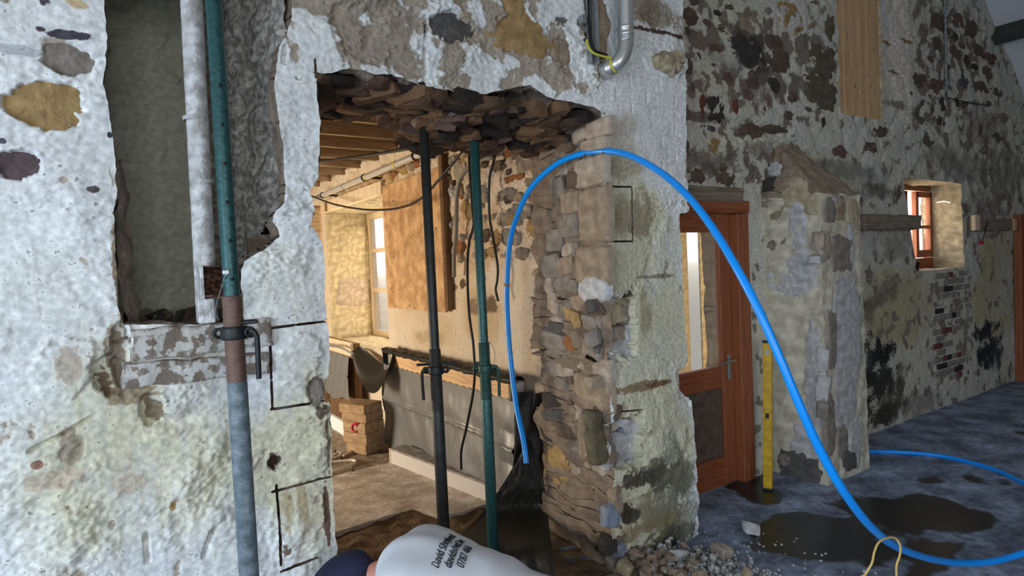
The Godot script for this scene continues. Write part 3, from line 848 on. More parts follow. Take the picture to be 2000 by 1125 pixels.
func pier_reveal(wall: Node3D) -> void:
	# the cheek of the opening: rubble core faced with a few dressed blocks, seen at a slant
	var xf := Transform3D(Basis(Vector3(0, 0, 1), Vector3(0, 1, 0), Vector3(-1, 0, 0)), Vector3(2.235, 0, 0))   # x: depth z, y: height, z: out of the cheek
	var core := sheet(Vector3(2.25, 0, 0.0), Vector3(2.25, 0, -0.66), Vector3(2.25, 2.5, -0.66), Vector3(2.25, 2.5, 0.0), 0.012, 0.04)
	put("rubble_core", core, M.core, wall)
	for e in [[-0.087, 1.941, 0.126, 0.147, "tan"], [-0.117, 1.649, 0.145, 0.124, "tan"], [-0.106, 2.18, 0.135, 0.077, "pale"], [-0.16, 0.952, 0.158, 0.099, "tan"], [-0.067, 1.088, 0.075, 0.068, "pale"], [-0.16, 0.583, 0.106, 0.107, "pale"], [-0.088, 0.371, 0.111, 0.059, "tan"], [-0.221, 0.672, 0.073, 0.132, "tan"], [-0.018, 2.397, 0.105, 0.048, "pale"], [-0.064, 2.319, 0.107, 0.035, "pale"], [-0.284, 2.032, 0.083, 0.064, "tan"], [-0.312, 1.903, 0.093, 0.07, "grey"], [-0.24, 2.157, 0.063, 0.046, "brown"]]:
		patch(wall, "dressed_stone", xf, e, M[e[4]], 0.012, 0.03, 0.07, 0.85, 0.06)
	for e in [[-0.406, 2.136, 0.058, 0.059, "grey"], [-0.351, 2.232, 0.057, 0.035, "pale"], [-0.443, 1.823, 0.07, 0.06, "grey"], [-0.489, 1.672, 0.061, 0.055, "grey"], [-0.365, 1.669, 0.067, 0.048, "tan"], [-0.396, 1.564, 0.068, 0.042, "grey"], [-0.239, 1.462, 0.082, 0.041, "tan"], [-0.314, 1.371, 0.075, 0.042, "ochre"], [-0.381, 1.428, 0.068, 0.042, "grey"], [-0.478, 1.456, 0.051, 0.056, "pale"], [-0.464, 1.303, 0.071, 0.031, "slate"], [-0.343, 1.28, 0.048, 0.03, "red"], [-0.227, 1.288, 0.054, 0.047, "brown"], [-0.109, 1.437, 0.06, 0.045, "brown"], [-0.157, 1.35, 0.052, 0.04, "grey"], [-0.469, 1.225, 0.111, 0.05, "grey"], [-0.449, 1.15, 0.09, 0.031, "grey"], [-0.309, 1.223, 0.047, 0.036, "orange"], [-0.21, 1.202, 0.054, 0.053, "tan"], [-0.124, 1.181, 0.06, 0.034, "grey"], [-0.507, 1.05, 0.072, 0.044, "grey"], [-0.382, 1.065, 0.058, 0.043, "pale"], [-0.462, 0.963, 0.081, 0.038, "grey"], [-0.556, 0.934, 0.053, 0.032, "orange"], [-0.52, 0.86, 0.093, 0.045, "dark"], [-0.393, 0.896, 0.069, 0.043, "brown"], [-0.326, 0.831, 0.067, 0.067, "pale"], [-0.501, 0.769, 0.113, 0.038, "slate"], [-0.431, 0.689, 0.09, 0.044, "brown"], [-0.56, 0.663, 0.074, 0.058, "dark"], [-0.518, 0.513, 0.115, 0.077, "ochre"], [-0.527, 0.384, 0.115, 0.045, "ochre"], [-0.345, 0.523, 0.058, 0.074, "pale"], [-0.379, 0.377, 0.069, 0.038, "tan"], [-0.458, 0.292, 0.132, 0.032, "brown"], [-0.338, 0.266, 0.067, 0.05, "orange"], [-0.247, 0.248, 0.074, 0.049, "brown"], [-0.493, 0.139, 0.093, 0.084, "brown"], [-0.528, 0, 0.084, 0.072, "brown"], [-0.279, 0.102, 0.066, 0.081, "tan"], [-0.167, 0.112, 0.053, 0.06, "dark"], [-0.433, -0.077, 0.111, 0.052, "dark"], [-0.241, -0.02, 0.065, 0.043, "plum"], [-0.154, 0.322, 0.07, 0.036, "bluish"], [-0.552, 1.14, 0.042, 0.038, "dark"], [-0.551, 1.297, 0.042, 0.044, "grey"], [-0.523, 1.548, 0.041, 0.044, "pale"], [-0.312, 1.756, 0.047, 0.035, "pale"], [-0.279, 1.549, 0.046, 0.035, "grey"], [-0.32, 2.344, 0.084, 0.029, "brown"], [-0.18, 2.389, 0.052, 0.033, "pale"], [-0.363, 2.41, 0.086, 0.029, "dark"]]:
		rock(wall, "stone", xf * Vector3(e[0], e[1], rng.randf_range(-0.032, -0.018)), Vector3(rng.randf_range(0.06, 0.1), e[3] * 2.75, e[2] * 2.75), M[e[4]], Vector3(rng.randfn() * 0.12, rng.randfn() * 0.12, rng.randfn() * 0.12))
	for k in 110:
		var p := Vector2(rng.randf_range(-0.63, -0.05), rng.randf_range(0.03, 1.75))
		if p.y > 1.2 and p.x > -0.36: continue
		rock(wall, "stone", xf * Vector3(p.x, p.y, rng.randf_range(-0.046, -0.03)), Vector3(0.075, rng.randf_range(0.05, 0.12), rng.randf_range(0.07, 0.17)), M[["tan", "grey", "pale", "core", "brown", "grey", "tan"][k % 7]], Vector3(rng.randfn() * 0.12, rng.randfn() * 0.1, rng.randfn() * 0.12))
	# the two pockets cut out of the pier's front corner
	for e in [[2.228, 1.439, 0.044, 0.034, "slate"], [2.28, 1.364, 0.052, 0.051, "grey"], [2.358, 1.4, 0.062, 0.063, "cream"], [2.456, 1.392, 0.056, 0.075, "grey"], [2.352, 1.272, 0.085, 0.051, "pale"], [2.462, 1.275, 0.048, 0.052, "chalk"], [2.367, 1.198, 0.116, 0.04, "chalk"], [2.255, 1.239, 0.037, 0.068, "slate"], [2.464, 1.173, 0.056, 0.023, "chalk"], [2.304, 1.461, 0.053, 0.023, "lime"], [2.408, 1.454, 0.055, 0.023, "cream"], [2.201, 1.273, 0.029, 0.045, "grey"], [2.308, 1.019, 0.053, 0.063, "pale"], [2.207, 1.033, 0.044, 0.034, "tan"], [2.177, 0.827, 0.058, 0.05, "olive"], [2.207, 0.68, 0.059, 0.112, "olive"], [2.339, 0.653, 0.092, 0.075, "chalk"], [2.457, 0.644, 0.064, 0.076, "chalk"], [2.442, 0.744, 0.064, 0.041, "lime"], [2.29, 0.821, 0.045, 0.034, "lime"], [2.333, 0.552, 0.046, 0.023, "lime"], [2.257, 0.56, 0.038, 0.02, "lime"], [2.411, 0.527, 0.047, 0.023, "chalk"], [2.48, 0.529, 0.032, 0.024, "lime"], [2.304, 0.509, 0.038, 0.02, "grey"], [2.384, 0.775, 0.039, 0.023, "chalk"], [2.362, 0.721, 0.047, 0.017, "bluish"], [2.468, 0.463, 0.048, 0.018, "lime"]]:
		rock(wall, "stone", Vector3(e[0], e[1], rng.randf_range(-0.1, -0.075)), Vector3(e[2] * 2.4, e[3] * 2.4, rng.randf_range(0.06, 0.11)), M[e[4]], Vector3(rng.randfn() * 0.15, rng.randfn() * 0.15, rng.randfn() * 0.2))
	for e in [[2.208, 0.305, 0.048, 0.061, "bluish"], [2.261, 0.106, 0.034, 0.045, "bluish"], [2.348, 0.066, 0.062, 0.034, "plum"], [2.25, 0.039, 0.067, 0.039, "grey"], [2.181, 0.158, 0.051, 0.05, "dark"], [2.251, 0.421, 0.03, 0.045, "tan"], [2.426, 0.042, 0.04, 0.023, "grey"]]:
		rock(wall, "stone", Vector3(e[0], e[1], -0.02), Vector3(e[2] * 2.3, e[3] * 2.3, 0.09), M[e[4]], Vector3(rng.randfn() * 0.1, rng.randfn() * 0.1, rng.randfn() * 0.1))
	# white patch of fresh plaster high on the cheek
	put("plaster_patch", patch_mesh(0.13, 0.075, 0.012, 0.03, 77, 0.1, 0.15), M.chalk, wall).transform = xf * at(Vector3(-0.103, 1.531, 0.012))


func soffit_stones(wall: Node3D) -> void:
	# rubble hanging under the lintel
	for k in 120:
		var x := rng.randf_range(0.72, 2.2)
		var z := rng.randf_range(-0.58, -0.05)
		var y := 2.455 - 0.10 * smoothstep(1.25, 1.45, x) * smoothstep(0.05, 0.5, -z)
		rock(wall, "stone", Vector3(x, y + rng.randf_range(0.0, 0.03), z), Vector3(rng.randf_range(0.1, 0.26), rng.randf_range(0.035, 0.08), rng.randf_range(0.07, 0.2)), M[["earthy", "soot", "umber", "earthy", "umber", "soot", "red"][k % 7]], Vector3(rng.randfn() * 0.15, rng.randf() * 3.0, rng.randfn() * 0.15))


# ---- the end wall to the right: blotched limewash over mixed rubble ----

func build_right_wall() -> void:
	var wall := setting("wall_right", "tall gable wall of mixed rubble under worn grey limewash", "wall")
	var pz := -0.39
	var area := Rect2(2.9, 0.0, 7.4, 4.9)
	var cell := 0.0135
	var nx := int(area.size.x / cell) + 1
	var ny := int(area.size.y / cell) + 1
	var w := 1850
	var h := 1225
	var worn := spots(area, w, h, -0.03, [[4.201, 3.14, 1.1, 0.423, 0.22], [7.464, 3.713, 1.107, 0.531, 0.2], [3.981, 2.435, 0.672, 0.226, 0.1], [5.322, 2.518, 0.659, 0.263, 0.0], [7.433, 2.968, 1.231, 0.267, 0.1], [5.954, 0.957, 0.567, 0.569, 0.05], [7.344, 0.826, 0.731, 0.754, 0.08], [8.422, 1.195, 0.872, 0.586, -0.02], [6.362, 3.593, 0.401, 0.674, -0.3], [5.166, 2.637, 0.637, 0.086, -0.2]])
	var stain := spots(area, w, h, 0.1, [[6.253, 1.124, 0.801, 0.389, 0.35], [8.718, 1.178, 0.913, 0.6, 0.2], [4.994, 2.286, 0.772, 0.255, 0.1]])
	var marks := [[5.99, 0.714, 0.247, 0.114, "22221f"], [5.913, 0.461, 0.281, 0.19, "2b2a26", 0.9], [6.067, 0.269, 0.348, 0.241, "3a3730", 0.7], [5.77, 0.599, 0.109, 0.28, "30302c", 0.8], [6.323, 0.427, 0.122, 0.148, "5c564c", 0.6], [5.871, 0.158, 0.373, 0.114, "3a342c", 0.8], [8.401, 0.667, 0.289, 0.129, "23252c"], [8.335, 0.439, 0.258, 0.176, "23252c"], [8.615, 0.466, 0.18, 0.239, "262830", 0.8], [8.82, -0.17, 0.465, 0.244, "4c4a44", 0.5], [6.679, 0.12, 0.435, 0.133, "6a6258", 0.5], [5.871, 1.2, 0.222, 0.075, "77705e", 0.8], [6.114, 1.327, 0.194, 0.144, "7c7664", 0.7], [5.775, 1.114, 0.182, 0.112, "6c6856", 0.6], [6.41, 3.553, 0.202, 0.629, "dccfc2", 0.9], [6.421, 3.12, 0.183, 0.243, "dcd2c0", 0.9], [6.215, 3.594, 0.136, 0.014, "8e6e4a"], [6.516, 3.666, 0.165, 0.015, "8e6e4a"], [6.252, 3.339, 0.137, 0.014, "7c6450", 0.8], [6.337, 3.039, 0.2, 0.039, "6a5c50", 0.7], [4.079, 3.198, 0.247, 0.151, "332e2a", 0.8], [3.836, 3.087, 0.233, 0.074, "84807c", 0.6], [4.338, 3.314, 0.131, 0.078, "5c5048", 0.8], [3.67, 3.171, 0.112, 0.036, "7a6a66", 0.7], [3.965, 3.328, 0.18, 0.052, "6c5f55", 0.7], [4.19, 2.909, 0.255, 0.115, "7c6c66", 0.6], [3.589, 2.661, 0.275, 0.036, "6b5c52", 0.8], [3.684, 2.344, 0.34, 0.109, "6a6058", 0.7], [4.169, 2.485, 0.191, 0.077, "6c5f52", 0.6], [5.398, 2.391, 0.502, 0.088, "74706c", 0.6], [5.83, 2.319, 0.365, 0.092, "8a8a86", 0.5], [5.344, 2.124, 0.331, 0.132, "75706a", 0.5], [6.01, 2.209, 0.378, 0.066, "5c564e", 0.7], [8.459, 2.131, 0.58, 0.175, "6c6058", 0.6], [8.055, 2.519, 0.816, 0.169, "6a6460", 0.5], [8.922, 2.501, 0.622, 0.362, "6e665e", 0.6], [8.421, 2.999, 0.718, 0.231, "746a60", 0.5], [7.297, 2.588, 0.478, 0.159, "7c746a", 0.6], [6.229, 1.709, 0.396, 0.145, "77746a", 0.5]]
	var painted := limewash(area, w, h, c8(204, 202, 192), c8(122, 110, 98), c8(178, 168, 134), worn, stain, marks, 500)
	var coat: PackedByteArray = painted[1]
	var hts := PackedFloat32Array()
	hts.resize(nx * ny)
	for j in ny:
		var y := j * cell
		var cj := clampi(int((1.0 - y / area.size.y) * h), 0, h - 1) * w
		for i in nx:
			var x := area.position.x + i * cell
			var r := lerpf(0.5, 1.05, smoothstep(1.8, 2.8, y))
			var lump := smoothstep(0.0, 0.35, cells.get_noise_2d(x + 30.0, y * 1.35) + 1.0)
			hts[j * nx + i] = 0.012 * soft.get_noise_2d(x, y) + r * (0.01 * lump + 0.012 * mid.get_noise_2d(x, y) + 0.005 * fine.get_noise_2d(x, y)) + 0.005 * coat[cj + clampi(int((x - area.position.x) / area.size.x * w), 0, w - 1)] / 255.0 - 0.01
	for e in [[4.165, 2.408, 0.51, 0.154, -0.03], [3.931, 2.637, 0.541, 0.06, 0.02]]:
		dent(hts, nx, ny, area.position, cell, e)
	var outer := pts2([2.9, -0.03, 2.9, 4.9, 7.9, 4.9, 10.25, 2.96, 10.25, -0.03])
	var door := pts2([2.98, -0.02, 2.98, 2.18, 3.95, 2.18, 3.965, 2.06, 3.99, 2.05, 4.0, -0.02])
	var win := pts2([6.438, 2.358, 7.771, 2.351, 7.799, 1.443, 6.704, 1.446])
	var loft := pts2([5.303, 3.856, 5.362, 2.862, 6.087, 2.867, 6.091, 4.015])
	loft[0].y = 4.6
	loft[3].y = 4.6
	var back := func(p: Vector3) -> Vector3:
		return Vector3(0.4, 0.02, 0)
	var made := wall_face([outer, door, win, loft], cell, hts, nx, ny, area.position, area, back, 0.005)
	coated("right_coat", painted[0], painted[2], 0.9)
	var n := Node3D.new()
	n.name = "stonework"
	wall.add_child(n)
	n.position = Vector3(0, 0, pz)
	put("limewashed_face", made[0], M.right_coat, n)
	put("reveal", made[1], M.cream, n)
	var at_wall := at(Vector3(0, 0, -0.004))
	for e in [[3.463, 3.34, 0.074, 0.063, "brown"], [3.622, 3.319, 0.044, 0.046, "red"], [3.79, 3.316, 0.052, 0.033, "brown"], [3.505, 3.442, 0.053, 0.025, "brown"], [3.873, 3.488, 0.07, 0.033, "brown"], [4.133, 3.402, 0.163, 0.076, "tan"], [4.079, 3.198, 0.185, 0.129, "dark"], [4.423, 3.309, 0.134, 0.071, "brown"], [4.464, 3.189, 0.162, 0.103, "brown"], [4.652, 3.541, 0.176, 0.133, "ochre"], [4.948, 3.537, 0.075, 0.083, "tan"], [5.226, 3.573, 0.072, 0.112, "olive"], [5.095, 3.281, 0.202, 0.14, "olive"], [5.083, 3.021, 0.241, 0.149, "olive"], [3.424, 2.987, 0.042, 0.056, "brown"], [3.524, 3.078, 0.043, 0.035, "dark"], [3.726, 3.172, 0.079, 0.029, "red"], [3.847, 2.961, 0.07, 0.052, "red"], [4.137, 2.994, 0.075, 0.069, "brown"], [4.407, 2.985, 0.067, 0.055, "dark"], [4.081, 2.866, 0.068, 0.042, "red"], [4.65, 2.922, 0.064, 0.049, "brown"], [3.555, 2.75, 0.038, 0.078, "brick_red"], [3.693, 2.75, 0.102, 0.102, "dark"], [3.925, 2.756, 0.036, 0.075, "brick_red"], [3.401, 2.734, 0.026, 0.028, "dark"], [7.273, 3.98, 0.141, 0.094, "brown"], [7.739, 4.084, 0.153, 0.087, "red"], [8.076, 4.045, 0.162, 0.1, "brown"], [7.24, 3.757, 0.106, 0.083, "brown"], [7.656, 3.887, 0.088, 0.049, "dark"], [7.649, 3.726, 0.164, 0.065, "red"], [7.943, 3.693, 0.066, 0.066, "dark"], [8.245, 3.855, 0.125, 0.057, "brown"], [8.568, 3.812, 0.175, 0.07, "red"], [8.504, 3.63, 0.145, 0.069, "red"], [6.829, 3.336, 0.142, 0.076, "brown"], [7.21, 3.312, 0.211, 0.083, "red"], [7.869, 3.485, 0.17, 0.099, "slate"], [8.368, 3.452, 0.213, 0.069, "brown"], [6.915, 3.039, 0.245, 0.137, "olive"], [7.321, 3.153, 0.119, 0.079, "dark"], [7.665, 3.184, 0.089, 0.081, "dark"], [7.923, 3.2, 0.172, 0.05, "brown"], [7.313, 2.979, 0.119, 0.058, "dark"], [8.184, 3.007, 0.207, 0.113, "brown"], [6.981, 2.775, 0.135, 0.087, "olive"], [7.438, 2.788, 0.159, 0.085, "grey"], [7.879, 2.782, 0.171, 0.089, "grey"]]:
		patch(n, "stone", at_wall, e, M[e[4]], 0.012, 0.03, 0.27, 0.25, 0.5)
	for e in [[3.667, 2.448, 0.146, 0.08, "ochre"], [3.46, 2.244, 0.096, 0.064, "brown"], [3.76, 2.271, 0.15, 0.088, "brown"], [4.112, 2.611, 0.138, 0.054, "brown"], [4.404, 2.651, 0.161, 0.032, "brown"], [5.086, 2.767, 0.039, 0.043, "dark"], [6.026, 2.768, 0.151, 0.056, "brown"], [5.331, 2.541, 0.115, 0.053, "red"], [5.861, 2.607, 0.128, 0.056, "brown"], [3.986, 2.548, 0.085, 0.034, "brown"], [3.585, 2.589, 0.11, 0.022, "plum"], [3.365, 2.449, 0.031, 0.049, "brown"], [6.622, 3.482, 0.074, 0.03, "dark"], [7.129, 3.575, 0.092, 0.041, "red"], [3.691, 3.031, 0.051, 0.025, "brown"], [3.943, 2.88, 0.048, 0.037, "grey"], [4.263, 3.11, 0.058, 0.035, "brown"], [3.438, 2.856, 0.042, 0.032, "brown"], [4.312, 2.787, 0.066, 0.031, "brown"], [4.58, 2.774, 0.063, 0.036, "brown"], [4.87, 2.843, 0.059, 0.037, "brown"], [3.766, 2.841, 0.04, 0.026, "red"], [4.743, 3.217, 0.065, 0.037, "grey"], [4.846, 3.109, 0.059, 0.029, "brown"], [3.431, 3.237, 0.032, 0.028, "brown"], [4.349, 3.548, 0.053, 0.031, "grey"], [4.986, 3.71, 0.076, 0.029, "brown"], [3.738, 3.415, 0.051, 0.022, "dark"], [8.806, 3.446, 0.137, 0.053, "brown"], [8.576, 3.274, 0.147, 0.047, "red"], [8.948, 3.163, 0.155, 0.054, "grey"], [7.68, 2.936, 0.102, 0.038, "brown"], [7.473, 3.926, 0.073, 0.037, "brown"], [7.844, 3.826, 0.065, 0.033, "brown"], [8.168, 3.653, 0.082, 0.034, "dark"], [7.458, 3.554, 0.085, 0.037, "brown"], [7.033, 3.189, 0.068, 0.031, "brown"], [7.57, 3.302, 0.075, 0.038, "red"], [8.153, 3.258, 0.096, 0.04, "grey"], [8.356, 3.137, 0.099, 0.034, "brown"], [6.651, 3.195, 0.053, 0.04, "brown"], [6.689, 2.852, 0.064, 0.04, "grey"], [8.341, 2.763, 0.142, 0.058, "grey"], [8.785, 2.911, 0.152, 0.071, "brown"]]:
		patch(n, "stone", at_wall, e, M[e[4]], 0.011, 0.03, 0.27, 0.15, 0.5)
	# brickwork under the small window, mostly still washed over
	var rowh := 0.0725
	var row := 0
	var y := 1.415
	while y > 0.3:
		var x := 6.98 + (0.06 if row % 2 else 0.0) + rng.randf_range(-0.02, 0.02) + 0.12 * absf(y - 0.85)
		var right := 7.84 - rng.randf() * 0.05
		while x < right:
			var bw := 0.225 if (row % 3) else 0.11
			if rng.randf() > 0.16:
				var m: String = "brick_washed"
				var q := rng.randf()
				if q < 0.07: m = "brick_red"
				elif q < 0.2: m = "brick_black"
				var o := put("brick", box_mesh(Vector3(minf(bw, right - x + 0.02) - 0.014, rowh - 0.016, 0.05), 0.006), M[m], n)
				o.position = Vector3(x + bw * 0.5, y - rowh * 0.5, -0.016 + rng.randf_range(-0.004, 0.006))
				o.rotation = Vector3(rng.randfn() * 0.01, rng.randfn() * 0.015, rng.randfn() * 0.012)
			x += bw
		y -= rowh
		row += 1
	# timber lintel over the door
	var t := begin()
	box(t, at(Vector3(3.45, 2.125, pz - 0.03)), Vector3(0.98, 0.105, 0.12), 0.008)
	tag(put("lintel_beam", done(t), M.timber_along), "weathered grey timber lintel bedded over the glazed door", "lintel", "", "")


func make_window_right() -> void:
	# small casement at the back of its splayed recess
	var win := setting("window_1", "small wooden casement deep in a splayed recess of the gable wall", "window")
	var z := -0.74
	var x0 := 6.75
	var x1 := 7.86
	var y0 := 1.4
	var y1 := 2.4
	var f := begin()
	box(f, at(Vector3(x1 - 0.035, (y0 + y1) / 2, z)), Vector3(0.07, y1 - y0, 0.1), 0.004)
	box(f, at(Vector3(x0 + 0.035, (y0 + y1) / 2, z)), Vector3(0.07, y1 - y0, 0.1), 0.004)
	box(f, at(Vector3((x0 + x1) / 2, y1 - 0.05, z)), Vector3(x1 - x0, 0.1, 0.1), 0.004)
	box(f, at(Vector3((x0 + x1) / 2, y0 + 0.08, z)), Vector3(x1 - x0, 0.16, 0.1), 0.004)
	put("frame", done(f), M.door_wood, win)
	var s := begin()
	for x in [x1 - 0.1, x1 - 0.43, x0 + 0.1, x0 + 0.43]: box(s, at(Vector3(x, (y0 + y1) / 2 + 0.03, z + 0.03)), Vector3(0.06, y1 - y0 - 0.28, 0.05), 0.004)
	for xm in [(x1 - 0.265), (x0 + 0.265)]:
		box(s, at(Vector3(xm, y1 - 0.14, z + 0.03)), Vector3(0.34, 0.06, 0.05), 0.004)
		box(s, at(Vector3(xm, y0 + 0.21, z + 0.03)), Vector3(0.34, 0.08, 0.05), 0.004)
		box(s, at(Vector3(xm, 1.905, z + 0.03)), Vector3(0.34, 0.035, 0.04), 0.004)
	put("casement", done(s), M.door_wood, win)
	for xm in [(x1 - 0.265), (x0 + 0.265)]:
		for ym in [1.76, 2.08]: put("pane", box_mesh(Vector3(0.29, 0.29, 0.004), 0.0005, at(Vector3(xm, ym, z + 0.03))), M.glass, win)
	var lin := begin()
	sheet(Vector3(6.40, 2.365, -0.4), Vector3(7.80, 2.362, -0.4), Vector3(7.88, 2.37, -0.8), Vector3(6.6, 2.37, -0.8), 0.03, 0.01, null, lin)
	put("recess_head", done(lin), M.pine_pale, win)
	var cheek := sheet(Vector3(7.795, 1.42, -0.4), Vector3(7.87, 1.42, -0.74), Vector3(7.87, 2.37, -0.74), Vector3(7.79, 2.37, -0.4), 0.02, 0.02)
	put("recess_cheek", cheek, M.pale, win)
	put("recess_cheek", sheet(Vector3(6.42, 1.42, -0.4), Vector3(6.72, 1.42, -0.74), Vector3(6.72, 2.37, -0.74), Vector3(6.42, 2.37, -0.4), 0.03, 0.02), M.pale, win)
	put("recess_sill", sheet(Vector3(6.6, 1.44, -0.38), Vector3(7.82, 1.438, -0.38), Vector3(7.9, 1.45, -0.8), Vector3(6.6, 1.45, -0.8), 0.03, 0.006), M.board_grey, win)
	tag(put("window_stay", tube_mesh(smooth_path([Vector3(7.79, 2.17, -0.66), Vector3(7.74, 2.175, -0.55), Vector3(7.71, 2.15, -0.47)], 0.01), 0.011, 8), M.white_plastic), "white curved stay sticking out of the small window", "window stay")
	var blk := thing("black_tub", "small black plastic tub at the corner of the window sill", "tub", Vector3(6.78, 1.445, -0.46))
	var l := begin()
	lathe(l, Transform3D(), [[0.0, 0.0], [0.045, 0.0], [0.055, 0.085], [0.06, 0.085], [0.06, 0.095], [0.05, 0.095], [0.045, 0.02], [0.0, 0.02]], 18)
	put("tub_body", done(l), M.black_plastic, blk)


func make_loft_boards() -> void:
	var t := thing("boarded_hatch", "tall panel of knotty pine boards closing an opening high in the gable", "boarding", Vector3(5.69, 2.86, -0.42))
	var x := -0.37
	for k in 6:
		var wd: float = [0.125, 0.135, 0.13, 0.13, 0.125, 0.115][k]
		var b := put("plank", box_mesh(Vector3(wd - 0.003, 1.86, 0.03), 0.004, at(Vector3(0, 0.93, 0))), M.pine, t)
		b.position = Vector3(x + wd * 0.5, rng.randf_range(-0.006, 0.006), rng.randf_range(-0.003, 0.003))
		for q in 2:
			var kn := begin()
			lathe(kn, Transform3D(Basis(Vector3.RIGHT, PI / 2), Vector3(rng.randf_range(-0.04, 0.04), rng.randf_range(0.1, 1.0), 0.0155)), [[0.0, 0.0015], [0.008, 0.001], [0.011, -0.002]], 10)
			put("knot", done(kn), M.brown, b)
		x += wd


func make_battens() -> void:
	var t := thing("timber_batten", "rough grey timber rail fixed to the wall between buttress and small window", "rail", Vector3(6.1, 1.925, -0.35), "timber rails on the gable wall")
	put("rail", sheet_box(Vector3(1.05, 0.135, 0.07), 0.03, 0.012), M.timber_along, t)
	var t2 := thing("timber_batten", "timber rail on the wall beyond the small window, with a pale block", "rail", Vector3(8.5, 1.9, -0.35), "timber rails on the gable wall")
	put("rail", sheet_box(Vector3(1.25, 0.13, 0.06), 0.03, 0.01), M.timber_along, t2)
	put("end_block", box_mesh(Vector3(0.13, 0.17, 0.05), 0.008, at(Vector3(-0.57, 0.02, 0.02))), M.pine_pale, t2)
	put("end_block", box_mesh(Vector3(0.1, 0.14, 0.05), 0.008, at(Vector3(0.5, 0.0, 0.02))), M.pine, t2)
	for k in 2: put("nail", tube_mesh([Vector3(-0.2 + 0.1 * k, 0, 0.03), Vector3(-0.18 + 0.1 * k, 0.005, 0.06)], 0.004, 6), M.steel, t2)
	var hook := tube_mesh(smooth_path([Vector3(8.214, 1.937, -0.31), Vector3(8.112, 1.846, -0.3), Vector3(8.067, 1.779, -0.3), Vector3(8.068, 1.713, -0.32)], 0.02), 0.005, 6)
	var h := thing("hanging_wire", "short dark wire with a red end hanging from the far rail", "wire")
	put("wire", hook, M.cable_black, h)
	rock(h, "red_end", Vector3(8.083, 1.702, -0.33), Vector3(0.07, 0.045, 0.04), M.red_paint)
	var c := thing("wire_conduit", "thin bright conduit with joints running down the gable wall", "conduit")
	put("tube", tube_mesh([Vector3(7.349, 4.231, -0.36), Vector3(7.351, 3.999, -0.36), Vector3(7.356, 3.27, -0.36)], 0.011, 8), M.galvanised, c)
	for q in [Vector3(7.351, 3.999, -0.36), Vector3(7.36, 3.364, -0.36), Vector3(7.368, 4.137, -0.36)]:
		var l := begin()
		lathe(l, at(q), [[0.012, -0.03], [0.018, -0.03], [0.018, 0.03], [0.012, 0.03]], 12)
		put("coupling", done(l), M.galvanised, c)
	put("cable", tube_mesh(smooth_path([Vector3(7.356, 3.27, -0.36), Vector3(7.34, 3.213, -0.35), Vector3(7.737, 3.217, -0.36), Vector3(8.443, 3.247, -0.36)], 0.05), 0.006, 6), M.cable_black, c)
	# the doorway at the far end
	var d := setting("door_2", "pale blue-white door in a brown frame at the far end of the gable wall", "door")
	put("frame", box_mesh(Vector3(0.09, 2.05, 0.08), 0.004, at(Vector3(9.22, 1.0, -0.34))), M.door_wood, d)
	put("upper_panel", box_mesh(Vector3(0.8, 1.0, 0.03), 0.004, at(Vector3(9.68, 1.32, -0.345))), M.white_board, d)
	put("lower_rail", box_mesh(Vector3(0.8, 0.8, 0.04), 0.004, at(Vector3(9.68, 0.41, -0.35))), M.door_wood, d)
	put("fixing", box_mesh(Vector3(0.1, 0.08, 0.04), 0.008, at(Vector3(9.36, 1.9, -0.36))), M.galvanised, d)


# A box whose faces are bumpy sheets, for rough-sawn or battered things.
func sheet_box(size: Vector3, cell: float, amp: float) -> ArrayMesh:
	var st := begin()
	var h := size * 0.5
	var c := []
	for z in [-h.z, h.z]:
		for p in [[-h.x, -h.y], [h.x, -h.y], [h.x, h.y], [-h.x, h.y]]: c.append(Vector3(p[0], p[1], z))
	for f in [[4, 5, 6, 7], [1, 0, 3, 2], [5, 1, 2, 6], [0, 4, 7, 3], [7, 6, 2, 3], [0, 1, 5, 4]]:
		sheet(c[f[0]], c[f[1]], c[f[2]], c[f[3]], cell, amp, null, st)
	return done(st)


